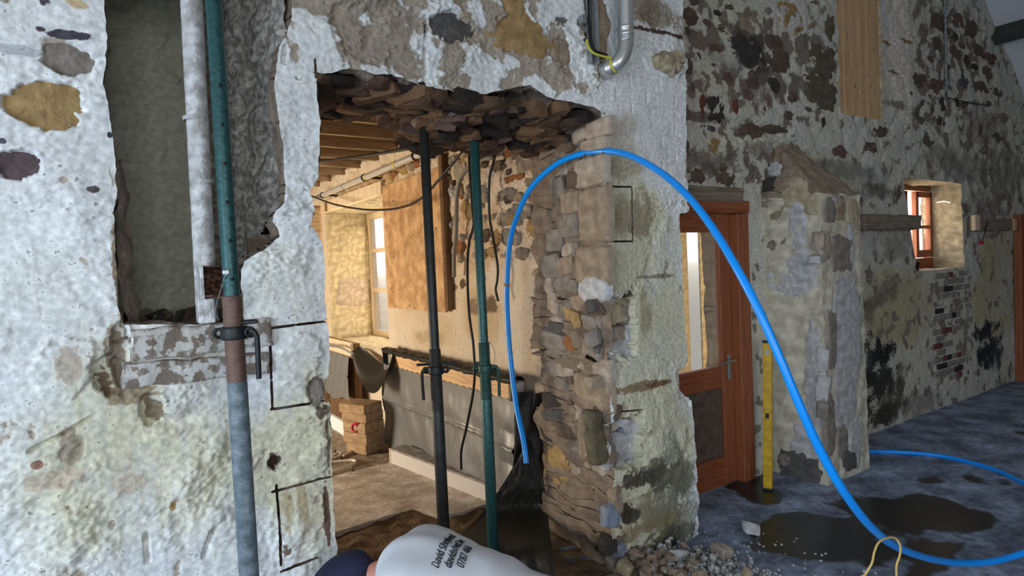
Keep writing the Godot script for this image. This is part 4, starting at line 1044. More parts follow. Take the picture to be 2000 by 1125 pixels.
func make_buttress() -> void:
	var t := thing("buttress", "squat stone buttress with a sloping cap, patched with white and yellow plaster", "buttress", Vector3(4.5, 0, -0.17))
	var o := -t.position
	var st := begin()
	var zf := 0.05
	var zb := -0.42
	var xl := 4.23
	var xr := 4.79
	var top := 2.1
	var cap := 2.58
	var amp := 0.016
	var p := func(x: float, y: float, z: float) -> Vector3: return Vector3(x, y, z) + o
	sheet(p.call(xl - 0.01, 0, zb), p.call(xl + 0.005, 0, zf), p.call(xl, top, zf), p.call(xl - 0.03, top, zb), 0.016, amp, null, st)
	sheet(p.call(xl + 0.005, 0, zf), p.call(xr + 0.03, 0, zf), p.call(xr - 0.03, top, zf), p.call(xl, top, zf), 0.016, amp, null, st)
	sheet(p.call(xr + 0.03, 0, zf), p.call(xr + 0.03, 0, zb), p.call(xr - 0.03, top, zb), p.call(xr - 0.03, top, zf), 0.03, amp, null, st)
	put("body", done(st), M.buttress, t)
	var cp := begin()
	sheet(p.call(xl - 0.005, top, zf + 0.005), p.call(xr - 0.02, top, zf + 0.005), p.call(xr - 0.2, cap, zb), p.call(xl + 0.16, cap, zb), 0.02, 0.025, null, cp)
	sheet(p.call(xl - 0.03, top - 0.02, zb), p.call(xl, top - 0.02, zf), p.call(xl, top, zf + 0.005), p.call(xl + 0.16, cap, zb), 0.02, 0.025, null, cp)
	sheet(p.call(xr - 0.02, top - 0.02, zf), p.call(xr - 0.02, top - 0.02, zb), p.call(xr - 0.2, cap, zb), p.call(xr - 0.02, top, zf + 0.005), 0.02, 0.025, null, cp)
	put("sloping_cap", done(cp), M.tan, t)
	# skins of plaster and bare stones; the side towards the door first
	var side := Transform3D(Basis(Vector3(0, 0, 1), Vector3(0, 1, 0), Vector3(-1, 0, 0)), Vector3(xl - 0.008, 0, 0) + o)
	for e in [[-0.339, 2.018, 0.128, 0.123, "tan"], [-0.349, 1.708, 0.146, 0.109, "grey"], [-0.364, 1.884, 0.112, 0.047, "tan"], [-0.141, 2.11, 0.096, 0.111, "cream"], [-0.354, 2.205, 0.077, 0.046, "dark"], [-0.015, 2.022, 0.061, 0.073, "cream"], [-0.228, 2.196, 0.082, 0.053, "tan"], [-0.394, 2.296, 0.061, 0.039, "brown"], [-0.169, 0.078, 0.164, 0.133, "slate"], [-0.271, 0.111, 0.059, 0.056, "grey"], [-0.462, 0.267, 0.054, 0.286, "bluish"]]:
		patch(t, "bare_stone", side, e, M[e[4]], 0.012, 0.02, 0.2, 0.6, 0.3)
	for e in [[-0.146, 1.549, 0.16, 0.173, "chalk"], [-0.116, 1.884, 0.063, 0.245, "chalk"], [-0.25, 1.474, 0.15, 0.1, "chalk"], [-0.033, 0.694, 0.077, 0.225, "lime"], [-0.025, 0.956, 0.062, 0.223, "lime"], [-0.102, 0.304, 0.119, 0.138, "lime"], [-0.299, 2.32, 0.05, 0.053, "lime"]]:
		patch(t, "plaster_skin", side, e, M[e[4]], 0.009, 0.02, 0.35, 0.2, 0.3)
	var front := at(Vector3(0, 0, zf + 0.004) + o)
	for e in [[4.508, 1.665, 0.14, 0.142, "grey"], [4.345, 1.98, 0.067, 0.095, "grey"], [4.482, 2.001, 0.069, 0.089, "tan"], [4.656, 1.946, 0.087, 0.114, "cream"], [4.28, 1.726, 0.066, 0.109, "pale"], [4.438, 0.296, 0.07, 0.113, "grey"], [4.536, 0.123, 0.1, 0.076, "slate"], [4.273, 0.44, 0.067, 0.221, "grey"], [4.336, 1.062, 0.054, 0.221, "grey"]]:
		patch(t, "bare_stone", front, e, M[e[4]], 0.01, 0.02, 0.2, 0.6, 0.3)
	for e in [[4.612, 1.757, 0.043, 0.227, "chalk"], [4.546, 1.116, 0.184, 0.454, "lime"], [4.381, 2.036, 0.054, 0.059, "chalk"], [4.487, 0.591, 0.168, 0.226, "lime"], [4.615, 0.261, 0.102, 0.192, "lime"]]:
		patch(t, "plaster_skin", front, e, M[e[4]], 0.008, 0.02, 0.35, 0.3, 0.3)
	# broken arris half way up, and a small ledge
	for e in [[4.197, 1.637, 0.091, 0.036, "chalk"], [4.229, 1.763, 0.052, 0.079, "pale"], [4.242, 0.925, 0.046, 0.095, "lime"], [4.245, 0.704, 0.059, 0.11, "lime"], [4.225, 0.56, 0.053, 0.073, "grey"]]:
		rock(t, "loose_lump", Vector3(e[0], e[1], 0.03) + o, Vector3(e[2] * 2, e[3] * 2, 0.1), M[e[4]], Vector3(0.1, 0.3, 0.1))


func make_door() -> void:
	var d := setting("door_1", "glazed red-brown timber door standing in the recess beside the pier", "door")
	var z := -0.43
	var f := begin()
	box(f, at(Vector3(3.935, 0.995, z)), Vector3(0.13, 1.99, 0.12), 0.004)
	box(f, at(Vector3(3.04, 0.995, z)), Vector3(0.1, 1.99, 0.12), 0.004)
	put("door_frame", done(f), M.door_wood, d)
	put("frame_head", box_mesh(Vector3(1.06, 0.09, 0.12), 0.004, at(Vector3(3.49, 2.04, z))), M.door_rail, d)
	var l := begin()
	box(l, at(Vector3(3.765, 1.0, z)), Vector3(0.135, 1.96, 0.045), 0.004)
	box(l, at(Vector3(3.15, 1.0, z)), Vector3(0.125, 1.96, 0.045), 0.004)
	put("stile", done(l), M.door_wood, d)
	for e in [[1.925, 0.13], [0.81, 0.155], [0.12, 0.21]]:
		put("rail", box_mesh(Vector3(0.5, e[1], 0.044), 0.004, at(Vector3(3.45, e[0], z))), M.door_rail, d)
	put("pane", box_mesh(Vector3(0.5, 0.98, 0.006), 0.001, at(Vector3(3.45, 1.375, z))), M.glass, d)
	put("lower_panel", box_mesh(Vector3(0.5, 0.52, 0.015), 0.002, at(Vector3(3.45, 0.48, z - 0.005))), M.brown, d)
	var hd := begin()
	box(hd, at(Vector3(3.768, 0.875, z + 0.027)), Vector3(0.035, 0.19, 0.008), 0.003)
	put("handle_plate", done(hd), M.steel, d)
	put("door_handle", tube_mesh(smooth_path([Vector3(3.768, 0.925, z + 0.03), Vector3(3.768, 0.926, z + 0.075), Vector3(3.74, 0.928, z + 0.08), Vector3(3.59, 0.922, z + 0.08)], 0.012), 0.01, 10), M.steel, d)
	# the porch behind the glass: plain buff walls and a slit of daylight
	var p := setting("wall_porch", "buff plastered porch seen through the door's glass", "wall")
	var st := begin()
	var zb := -1.7
	for w in [[4.541, 1.311, 4.927, 1.285], [5.107, 1.273, 6.027, 1.666]]:
		box(st, at(Vector3((w[0] + w[2]) / 2, 1.15, zb - 0.05)), Vector3(w[2] - w[0], 2.5, 0.02), 0.004)
	box(st, at(Vector3(2.97, 1.15, -1.3)), Vector3(0.1, 2.5, 0.9), 0.004)
	box(st, at(Vector3(4.2, 2.45, -1.25)), Vector3(2.9, 0.1, 1.0), 0.004)
	box(st, at(Vector3(4.2, -0.05, -1.25)), Vector3(2.9, 0.1, 1.0), 0.004)
	put("porch_walls", done(st), M.cream, p)


func make_level() -> void:
	var a := Vector3(3.856, 0, -0.176)
	var b := Vector3(3.967, 1.05, -0.22)
	var t := thing("spirit_level", "long yellow spirit level leaning upright beside the door frame", "level")
	var st := begin()
	bar(st, a + Vector3(0, 0.012, 0), b, 0.024, 0.062, 0.003)
	put("body", done(st), M.level_yellow, t)
	t.transform = Transform3D()
	var dir := (b - a).normalized()
	var e := begin()
	bar(e, a, a + dir * 0.02, 0.027, 0.066, 0.003)
	put("end_cap", done(e), M.black_plastic, t)
	var e2 := begin()
	bar(e2, b - dir * 0.01, b + dir * 0.012, 0.027, 0.066, 0.003)
	put("end_cap", done(e2), M.black_plastic, t)
	for k in [0.08, 0.5, 0.93]:
		var v := begin()
		bar(v, a.lerp(b, k) - dir * 0.02, a.lerp(b, k) + dir * 0.02, 0.026, 0.03, 0.002)
		put("vial", done(v), M.black_plastic if k < 0.9 else M.galvanised, t)


func make_flue() -> void:
	var t := thing("flue_pipe", "bright steel flue pipe with an elbow entering the wall above the pier", "pipe")
	var path := smooth_path([Vector3(2.374, 3.472, 0.1), Vector3(2.348, 2.887, 0.1), Vector3(2.344, 2.82, 0.1), Vector3(2.325, 2.76, 0.098), Vector3(2.296, 2.716, 0.08), Vector3(2.278, 2.701, 0.04)], 0.012)
	put("pipe", tube_mesh(path, 0.04, 28), M.brushed, t)
	var a := Vector3(2.347, 2.882, 0.1)
	var l := begin()
	lathe(l, at(a), [[0.04, -0.028], [0.044, -0.028], [0.044, -0.012], [0.041, -0.008], [0.041, 0.004], [0.045, 0.008], [0.046, 0.022], [0.041, 0.026]], 28)
	put("coupling", done(l), M.brushed, t)
	var q := Vector3(2.276, 2.701, 0.05)
	var d: Vector3 = (path[-1] - path[-3]).normalized()
	var c := begin()
	lathe(c, along(q, q + d), [[0.04, -0.02], [0.0425, -0.02], [0.0425, 0.05], [0.04, 0.05], [0.036, 0.05]], 24)
	put("end_collar", done(c), M.brushed, t)
	var y := begin()
	lathe(y, along(q - d * 0.03, q), [[0.0402, 0.0], [0.0412, 0.002], [0.0412, 0.012], [0.0402, 0.014]], 24)
	put("yellow_tape", done(y), M.tape_yellow, t)
	# the cable tray beside it
	var tr := thing("cable_tray", "narrow galvanised cable tray carrying black cables down the wall", "cable tray")
	var p0 := Vector3(2.186, 3.434, 0.02)
	var p1 := Vector3(2.179, 2.715, 0.02)
	var s := begin()
	bar(s, p0, p1, 0.05, 0.003, 0.001)
	var f := along(p0, p1)
	for side in [-1.0, 1.0]:
		bar(s, p0 + Vector3(0.025 * side, 0, 0.012), p1 + Vector3(0.025 * side, 0, 0.012), 0.003, 0.024, 0.001)
	put("channel", done(s), M.galvanised, tr)
	put("bracket", box_mesh(Vector3(0.03, 0.04, 0.03), 0.002, at(Vector3(2.12, 2.931, 0.025))), M.galvanised, tr)
	for k in 3:
		var dx := -0.009 + 0.009 * k
		tag(put("power_cable", tube_mesh(smooth_path([Vector3(2.168, 3.42, 0.04) + Vector3(dx, 0, 0), Vector3(2.155, 2.978, 0.04) + Vector3(dx, 0, 0), Vector3(2.15, 2.833, 0.045) + Vector3(dx, 0, 0), Vector3(2.162, 2.775, 0.055) + Vector3(dx, 0, 0), Vector3(2.207, 2.754, 0.05) + Vector3(0, 0.008 * k, 0), Vector3(2.304, 2.773, 0) + Vector3(0, 0.008 * k, 0)], 0.015), 0.0045, 8), M.cable_black), ["leftmost", "middle", "rightmost"][k] + " of the three black power cables in the galvanised tray", "cable", "black cables in the wall tray")
	tag(put("earth_wire", tube_mesh(smooth_path([Vector3(2.125, 2.821, 0.045), Vector3(2.12, 2.78, 0.06), Vector3(2.143, 2.748, 0.075), Vector3(2.201, 2.739, 0.08), Vector3(2.248, 2.735, 0.09)], 0.012), 0.006, 8), M.earth_yellow), "yellow-green earth wire looping from the cable tray to the steel flue", "wire")


func prop(label: String, x: float, z: float, y_top: float, collar: float, thread_lo: float, thread_hi: float, mats: Array, handle_side: float, arms: Array) -> void:
	var t := thing("steel_prop", label, "prop", Vector3(x, 0, z))
	var V := func(y: float) -> Vector3: return Vector3(0, y, 0)
	var b := begin()
	box(b, at(Vector3(0, 0.004, 0)), Vector3(0.15, 0.008, 0.15), 0.002)
	put("base_plate", done(b), mats[1], t)
	var o := begin()
	lathe(o, Transform3D(), [[0.0, 0.008], [0.0302, 0.008], [0.0302, thread_lo - 0.006], [0.0285, thread_lo]], 28)
	put("outer_tube", done(o), mats[1], t)
	var th := begin()
	var prof := []
	var y := thread_lo
	while y < thread_hi:
		prof.append([0.0282, y]); prof.append([0.0306, y + 0.0025]); prof.append([0.0306, y + 0.0045]); prof.append([0.0282, y + 0.007])
		y += 0.008
	prof.append([0.024, y])
	lathe(th, Transform3D(), prof, 24)
	put("thread", done(th), mats[2], t)
	var i := begin()
	lathe(i, Transform3D(), [[0.0242, thread_hi - 0.02], [0.0242, y_top], [0.0, y_top]], 28)
	put("inner_tube", done(i), mats[0], t)
	var pl := begin()
	box(pl, at(V.call(y_top + 0.004)), Vector3(0.15, 0.008, 0.15), 0.002)
	put("head_plate", done(pl), mats[0], t)
	for k in 6:
		var hy := thread_hi + 0.06 + k * 0.12
		if hy > y_top - 0.05: continue
		var hs := begin()
		lathe(hs, Transform3D(Basis(Vector3.RIGHT, PI / 2), Vector3(0, hy, 0.0235)), [[0.0, 0.0012], [0.006, 0.0012], [0.007, -0.002]], 10)
		put("pin_hole", done(hs), M.black_plastic, t)
	var c := begin()
	lathe(c, Transform3D(), [[0.028, collar - 0.02], [0.04, collar - 0.02], [0.041, collar - 0.014], [0.041, collar + 0.014], [0.04, collar + 0.02], [0.028, collar + 0.02]], 24)
	for s in [-1.0, 1.0]:
		lathe(c, Transform3D(Basis(Vector3.RIGHT, PI / 2), Vector3(0.05 * s * 0.83, collar, 0.05 * s * 0.55)), [[0.008, -0.009], [0.018, -0.009], [0.018, 0.009], [0.008, 0.009], [0.008, -0.009]], 16)
	put("collar", done(c), mats[3], t)
	var R := Vector3(0.834, 0, 0.552) * handle_side
	put("handle", tube_mesh(smooth_path([R * 0.04 + V.call(collar), R * 0.058 + V.call(collar + 0.004), R * 0.07 + V.call(collar - 0.012), R * 0.072 + V.call(collar - 0.04), R * 0.07 + V.call(collar - 0.15)], 0.01), 0.0085, 10), mats[3], t)
	var pr := Vector3(0.834, 0, 0.552)
	put("locking_pin", tube_mesh([pr * arms[0] + V.call(collar + 0.03), pr * arms[1] + V.call(collar + 0.033)], 0.007, 10), mats[3], t)


func make_props() -> void:
	prop("tall steel prop standing in front of the niche, pale below a rusty thread", 0.333, 0.35, 4.35, 1.515, 1.36, 1.625, [M.prop_green, M.prop_pale, M.thread_rust, M.collar_dark], 1.0, [-0.02, 0.075])
	prop("dark steel prop under the lintel with a black collar, nearer the doorway's plain edge", 1.374, -0.35, 2.53, 1.175, 0.97, 1.275, [M.prop_dark, M.prop_dark, M.thread_dark, M.collar_dark], -1.0, [-0.095, 0.11])
	prop("green steel prop under the lintel, beside the hanging black sheet", 1.664, -0.35, 2.51, 1.145, 0.98, 1.28, [M.prop_green, M.prop_green, M.thread_green, M.thread_green], 1.0, [-0.05, 0.03])
	var w := thing("tie_wire", "thin wire tied round the tall prop with a white clip", "wire")
	put("wire", tube_mesh(smooth_path([Vector3(0.423, 1.755, 0.02), Vector3(0.35, 1.723, 0.3), Vector3(0.318, 1.707, 0.385), Vector3(0.31, 1.662, 0.32), Vector3(0.31, 1.61, 0.2), Vector3(0.309, 1.57, 0.15), Vector3(0.324, 1.545, 0.12)], 0.015), 0.002, 6), M.galvanised, w)
	put("clip", box_mesh(Vector3(0.018, 0.012, 0.012), 0.002, at(Vector3(0.314, 1.707, 0.39))), M.white_plastic, w)
	var w2 := thing("tie_wire", "loop of thin wire hanging from the green prop's thread", "wire")
	put("wire", tube_mesh(smooth_path([Vector3(1.685, 1.294, -0.33), Vector3(1.693, 1.255, -0.3), Vector3(1.699, 1.199, -0.3), Vector3(1.691, 1.161, -0.31), Vector3(1.683, 1.144, -0.33)], 0.01), 0.0018, 6), M.galvanised, w2)
	# the old round post standing on the sill of the niche
	var p := thing("painted_post", "round post thick with flaking white paint in the niche", "post")
	var a := Vector3(0.312, 1.53, -0.08)
	var b := Vector3(0.328, 2.826, -0.08)
	var pa := []
	var ra := []
	for k in 60:
		var q := a.lerp(b, k / 59.0)
		pa.append(q)
		var hgt := q.y
		ra.append(0.0385 - 0.004 * exp(-pow((hgt - 2.145) / 0.008, 2.0)) - 0.004 * exp(-pow((hgt - 2.32) / 0.008, 2.0)))
	put("shaft", tube_mesh(pa, 0.0375, 22), M.white_paint, p)
	for q in [Vector3(0.312, 2.279, -0.08), Vector3(0.324, 2.05, -0.08)]:
		var l := begin()
		lathe(l, along(q, q + (b - a)), [[0.0376, -0.007], [0.041, -0.005], [0.0385, 0.0], [0.041, 0.004], [0.0376, 0.008]], 22)
		put("joint_ring", done(l), M.white_paint, p)
	var s := thing("steel_channel", "rusty open steel channel end standing against the white post", "channel")
	var c0 := Vector3(0.288, 1.677, 0)
	var r := begin()
	box(r, at(c0 + Vector3(0.0, 0.0, 0.0)), Vector3(0.012, 0.115, 0.09), 0.002)
	put("flange", done(r), M.white_paint, s)
	var r2 := begin()
	box(r2, at(c0 + Vector3(0.055, 0.0, -0.04)), Vector3(0.1, 0.115, 0.008), 0.002)
	box(r2, at(c0 + Vector3(0.055, -0.055, 0.0)), Vector3(0.1, 0.008, 0.09), 0.002)
	box(r2, at(c0 + Vector3(0.055, 0.055, 0.0)), Vector3(0.1, 0.006, 0.08), 0.002)
	box(r2, at(c0 + Vector3(0.105, 0.0, -0.02)), Vector3(0.008, 0.115, 0.05), 0.002)
	put("web", done(r2), M.rust, s)
	var r3 := begin()
	box(r3, at(Vector3(0.301, 1.579, -0.01)), Vector3(0.055, 0.1, 0.05), 0.004)
	put("foot", done(r3), M.white_paint, s)
	# old boards built in below the niche
	for e in [[Vector3(0.283, 1.477, 0), 0.445, 0.098, 0.6], [Vector3(0.258, 1.37, 0.005), 0.46, 0.075, -1.4]]:
		var o := put("sill_board", sheet_box(Vector3(e[1], e[2], 0.06), 0.012, 0.014), M.flaky_timber)
		o.transform = at(e[0] + Vector3(0.005, 0, -0.004), Vector3(0, 0, e[3]))
		tag(o, ["upper built-in timber board with flaking paint, right under the niche", "lower built-in timber board under the niche, narrower and more worn"][0 if e[2] > 0.08 else 1], "board", "timber boards under the niche")


# ---- the room behind the opening ----

func build_inner_room() -> void:
	var wall := setting("wall_inner", "rubble and cream plaster wall inside the room behind the opening", "wall")
	var area := Rect2(-5.95, 0.0, 5.35, 2.85)
	var cell := 0.0135
	var nx := int(area.size.x / cell) + 1
	var ny := int(area.size.y / cell) + 1
	var w := 1000
	var h := 530
	var worn := spots(area, w, h, -0.3, [[-1.142, 2.11, 0.597, 0.457, 0.1], [-3.66, 2.536, 0.881, 0.155, 0.2]])
	var stain := spots(area, w, h, 0.12, [[-2.585, 1.165, 0.655, 0.186, 0.2], [-1.494, 1.308, 0.302, 0.232, 0.25], [-0.853, 1.066, 0.177, 0.344, 0.3]])
	var marks := [[-1.254, 2.375, 0.481, 0.214, "c2ae9a", 0.9], [-1.025, 1.959, 0.506, 0.276, "cbb9a6", 0.9], [-1.589, 1.926, 0.389, 0.269, "bfa588", 0.9], [-3.656, 2.562, 1.032, 0.134, "b09472", 0.9], [-0.827, 1.407, 0.058, 0.203, "b8b2ac", 0.5], [-1.563, 1.383, 0.093, 0.07, "6a5440", 0.7], [-1.354, 1.405, 0.086, 0.052, "5a4836", 0.8], [-1.745, 1.557, 0.049, 0.032, "5a4836"], [-2.386, 1.088, 0.306, 0.063, "a59070", 0.6], [-0.899, 1.233, 0.072, 0.414, "c0b2a4", 0.5], [-0.82, 0.729, 0.082, 0.345, "8a8680", 0.6], [-1.916, 1.536, 0.052, 0.033, "6a5440", 0.8], [-1.468, 1.596, 0.074, 0.03, "6a5440", 0.7]]
	var painted := limewash(area, w, h, c8(228, 212, 190), c8(182, 160, 136), c8(204, 180, 146), worn, stain, marks, 700, 0.4)
	var hts := PackedFloat32Array()
	hts.resize(nx * ny)
	for j in ny:
		var y := j * cell
		for i in nx:
			var z := area.position.x + i * cell
			var r := lerpf(0.12, 1.2, smoothstep(1.68, 1.74, y + 0.02 * mid.get_noise_2d(z, y)) * smoothstep(-2.9, -2.2, z) + smoothstep(2.45, 2.5, y))
			hts[j * nx + i] = r * (0.012 * smoothstep(0.0, 0.35, cells.get_noise_2d(z * 1.4 + 60.0, y * 1.8) + 1.0) + 0.014 * mid.get_noise_2d(z, y) + 0.007 * fine.get_noise_2d(z, y)) - 0.012 * r
	var outer := pts2([-5.95, 0, -5.95, 2.84, -0.62, 2.84, -0.62, 0])
	var win := pts2([-5.19, 0.86, -5.19, 2.43, -3.32, 2.43, -3.32, 0.86])
	var back := func(p: Vector3) -> Vector3: return Vector3(0.62, 0.02, 0)
	var made := wall_face([outer, win], cell, hts, nx, ny, area.position, area, back, 0.004)
	coated("inner_coat", painted[0], painted[2], 0.25)
	var n := Node3D.new()
	n.name = "stonework"
	wall.add_child(n)
	n.transform = Transform3D(Basis(Vector3(0, 0, 1), Vector3(0, 1, 0), Vector3(-1, 0, 0)), Vector3(2.33, 0, 0))
	put("plastered_face", made[0], M.inner_coat, n)
	put("reveal", made[1], M.cream, n)
	for e in [[-1.27, 2.508, 0.048, 0.032, "ochre"], [-1.044, 2.499, 0.082, 0.085, "orange"], [-1.159, 2.538, 0.053, 0.076, "grey"], [-0.787, 2.399, 0.17, 0.13, "grey"], [-1, 2.271, 0.111, 0.024, "orange"], [-0.896, 2.273, 0.053, 0.02, "orange"], [-1.649, 2.125, 0.087, 0.081, "ochre"], [-1.716, 2.262, 0.048, 0.054, "orange"], [-1.774, 1.846, 0.05, 0.056, "orange"], [-1.137, 2.007, 0.092, 0.049, "grey"], [-1.227, 1.899, 0.047, 0.05, "ochre"], [-0.783, 1.914, 0.079, 0.076, "ochre"], [-1.069, 1.889, 0.096, 0.059, "grey"], [-0.918, 1.76, 0.108, 0.044, "grey"], [-1.313, 1.787, 0.063, 0.04, "ochre"], [-1.152, 2.384, 0.098, 0.035, "brown"], [-1.085, 2.171, 0.128, 0.049, "grey"], [-0.837, 2.035, 0.075, 0.053, "grey"], [-1.738, 2.45, 0.089, 0.074, "pale"], [-3.437, 2.594, 0.109, 0.045, "ochre"], [-3.644, 2.549, 0.116, 0.046, "orange"], [-3.105, 2.583, 0.087, 0.048, "ochre"], [-2.968, 2.582, 0.072, 0.042, "orange"], [-2.765, 2.599, 0.079, 0.046, "ochre"], [-4.129, 2.55, 0.131, 0.049, "tan"], [-3.886, 2.554, 0.108, 0.048, "ochre"], [-4.387, 2.547, 0.122, 0.04, "tan"], [-4.66, 2.555, 0.111, 0.041, "tan"], [-2.595, 2.605, 0.064, 0.044, "tan"], [-2.465, 2.615, 0.062, 0.044, "orange"], [-2.259, 2.638, 0.077, 0.051, "tan"], [-1.508, 2.377, 0.06, 0.052, "tan"], [-1.372, 2.246, 0.057, 0.044, "grey"], [-1.42, 2.513, 0.065, 0.044, "tan"], [-0.919, 2.138, 0.054, 0.034, "tan"], [-1.428, 2.028, 0.066, 0.037, "pale"], [-1.368, 1.893, 0.043, 0.033, "brown"], [-0.724, 2.18, 0.044, 0.039, "pale"], [-1.819, 2.062, 0.042, 0.048, "grey"], [-0.956, 2.431, 0.049, 0.04, "brown"], [-0.667, 2.06, 0.043, 0.038, "grey"], [-1.527, 1.769, 0.053, 0.031, "pale"], [-1.139, 1.754, 0.052, 0.025, "tan"]]:
		patch(n, "stone", at(Vector3(0, 0, -0.004)), e, M[e[4]], 0.018, 0.03, 0.22, 0.35, 0.5)
	# the smaller rubble between them
	for k in 110:
		var p := Vector2(rng.randf_range(-2.05, -0.68), rng.randf_range(1.74, 2.62))
		var r := rng.randf_range(0.018, 0.045)
		patch(n, "stone", at(Vector3(0, 0, -0.006)), [p.x, p.y, r * rng.randf_range(0.8, 1.6), r], M[["tan", "pale", "grey", "pale", "ochre", "brown", "lime"][k % 7]], 0.017, 0.03, 0.3, 0.3, 0.5)
	# dressed blocks in the far jamb of the window
	for e in [[2.665, 2.089, 0.17, 0.19, "cream"], [2.642, 1.438, 0.2, 0.17, "pale"], [2.884, 1.887, 0.05, 0.3, "cream"], [2.603, 0.983, 0.2, 0.12, "cream"]]:
		patch(wall, "jamb_stone", at(Vector3(0, 0, -5.178)), e, M[e[4]], 0.014, 0.02, 0.1, 0.8, 0.3)
	# pale timber lintel over the window
	put("window_lintel", box_mesh(Vector3(0.1, 0.13, 2.1), 0.006, at(Vector3(2.33, 2.5, -4.26))), M.pine_pale, wall)
	var st := begin()
	sheet(Vector3(-2.0, 0, -5.92), Vector3(2.4, 0, -5.92), Vector3(2.4, 3.0, -5.92), Vector3(-2.0, 3.0, -5.92), 0.05, 0.04, null, st)
	put("wall_back_face", done(st), M.mortar, setting("wall_back", "rubble end wall of the room behind the opening", "wall"))
	var lw := begin()
	for b in [[-5.9, -5.1, 0.0, 3.0], [-3.3, -0.6, 0.0, 3.0], [-5.1, -3.3, 0.0, 0.35], [-5.1, -3.3, 1.7, 3.0]]:
		box(lw, at(Vector3(-2.05, (b[2] + b[3]) / 2, (b[0] + b[1]) / 2)), Vector3(0.12, b[3] - b[2], b[1] - b[0]), 0.002)
	put("plastered_side", done(lw), M.mortar, setting("wall_side", "plain plastered wall of the inner room with a window in it", "wall"))
	var ob := begin()
	for b in [[-5.95, -5.19, 0.0, 3.0], [-3.32, -0.6, 0.0, 3.0], [-5.19, -3.32, 0.0, 0.86], [-5.19, -3.32, 2.43, 3.0]]:
		box(ob, at(Vector3(2.94, (b[2] + b[3]) / 2, (b[0] + b[1]) / 2)), Vector3(0.06, b[3] - b[2], b[1] - b[0]), 0.002)
	put("outer_leaf", done(ob), M.core, wall)
	put("wall_head", box_mesh(Vector3(0.66, 0.4, 5.4), 0.004, at(Vector3(2.66, 3.03, -3.28))), M.mortar, wall)
	# joists and boards of the ceiling
	var c := setting("ceiling_inner", "rough joists and boards over the room behind the opening", "ceiling")
	for k in 11:
		var z := -0.95 - 0.49 * k
		var o := put("joist", sheet_box(Vector3(4.4, 0.2, 0.06), 0.1, 0.002), M.joist, c)
		o.transform = at(Vector3(0.16, 2.89, z), Vector3(rng.randfn() * 0.8, rng.randfn() * 0.3, 0))
	for k in 30:
		put("ceiling_board", box_mesh(Vector3(0.148, 0.022, 5.4), 0.002, at(Vector3(-1.95 + 0.15 * k, 3.005, -3.25))), M.old_timber, c)
	# stud by the far corner and one behind the plywood
	for e in [[Vector3(2.144, 1.778, -4.95), 2.5, "timber stud standing at the far end of the inner room"], [Vector3(2.35, 1.774, -5.1), 2.6, ""]]:
		if e[2]:
			tag(put("timber_stud", sheet_box(Vector3(0.11, e[1], 0.09), 0.05, 0.01), M.joist), e[2], "stud").position = Vector3(e[0].x, e[1] / 2, e[0].z)
	# the window itself
	var win2 := setting("window_2", "tall window at the back of the inner room's deep reveal, half hidden by plywood", "window")
	var f := begin()
	for z in [-5.15, -4.45, -3.4]: box(f, at(Vector3(2.9, 1.645, z)), Vector3(0.07, 1.57, 0.08), 0.004)
	for y in [0.9, 1.45, 1.95, 2.39]: box(f, at(Vector3(2.9, y, -4.25)), Vector3(0.06, 0.05 if y > 1.0 and y < 2.3 else 0.08, 1.87), 0.004)
	put("frame", done(f), M.pine_pale, win2)
	for z in [-4.8, -3.93]:
		put("pane", box_mesh(Vector3(0.004, 1.45, 0.66 if z < -4.5 else 1.0), 0.0005, at(Vector3(2.9, 1.645, z))), M.glass, win2)


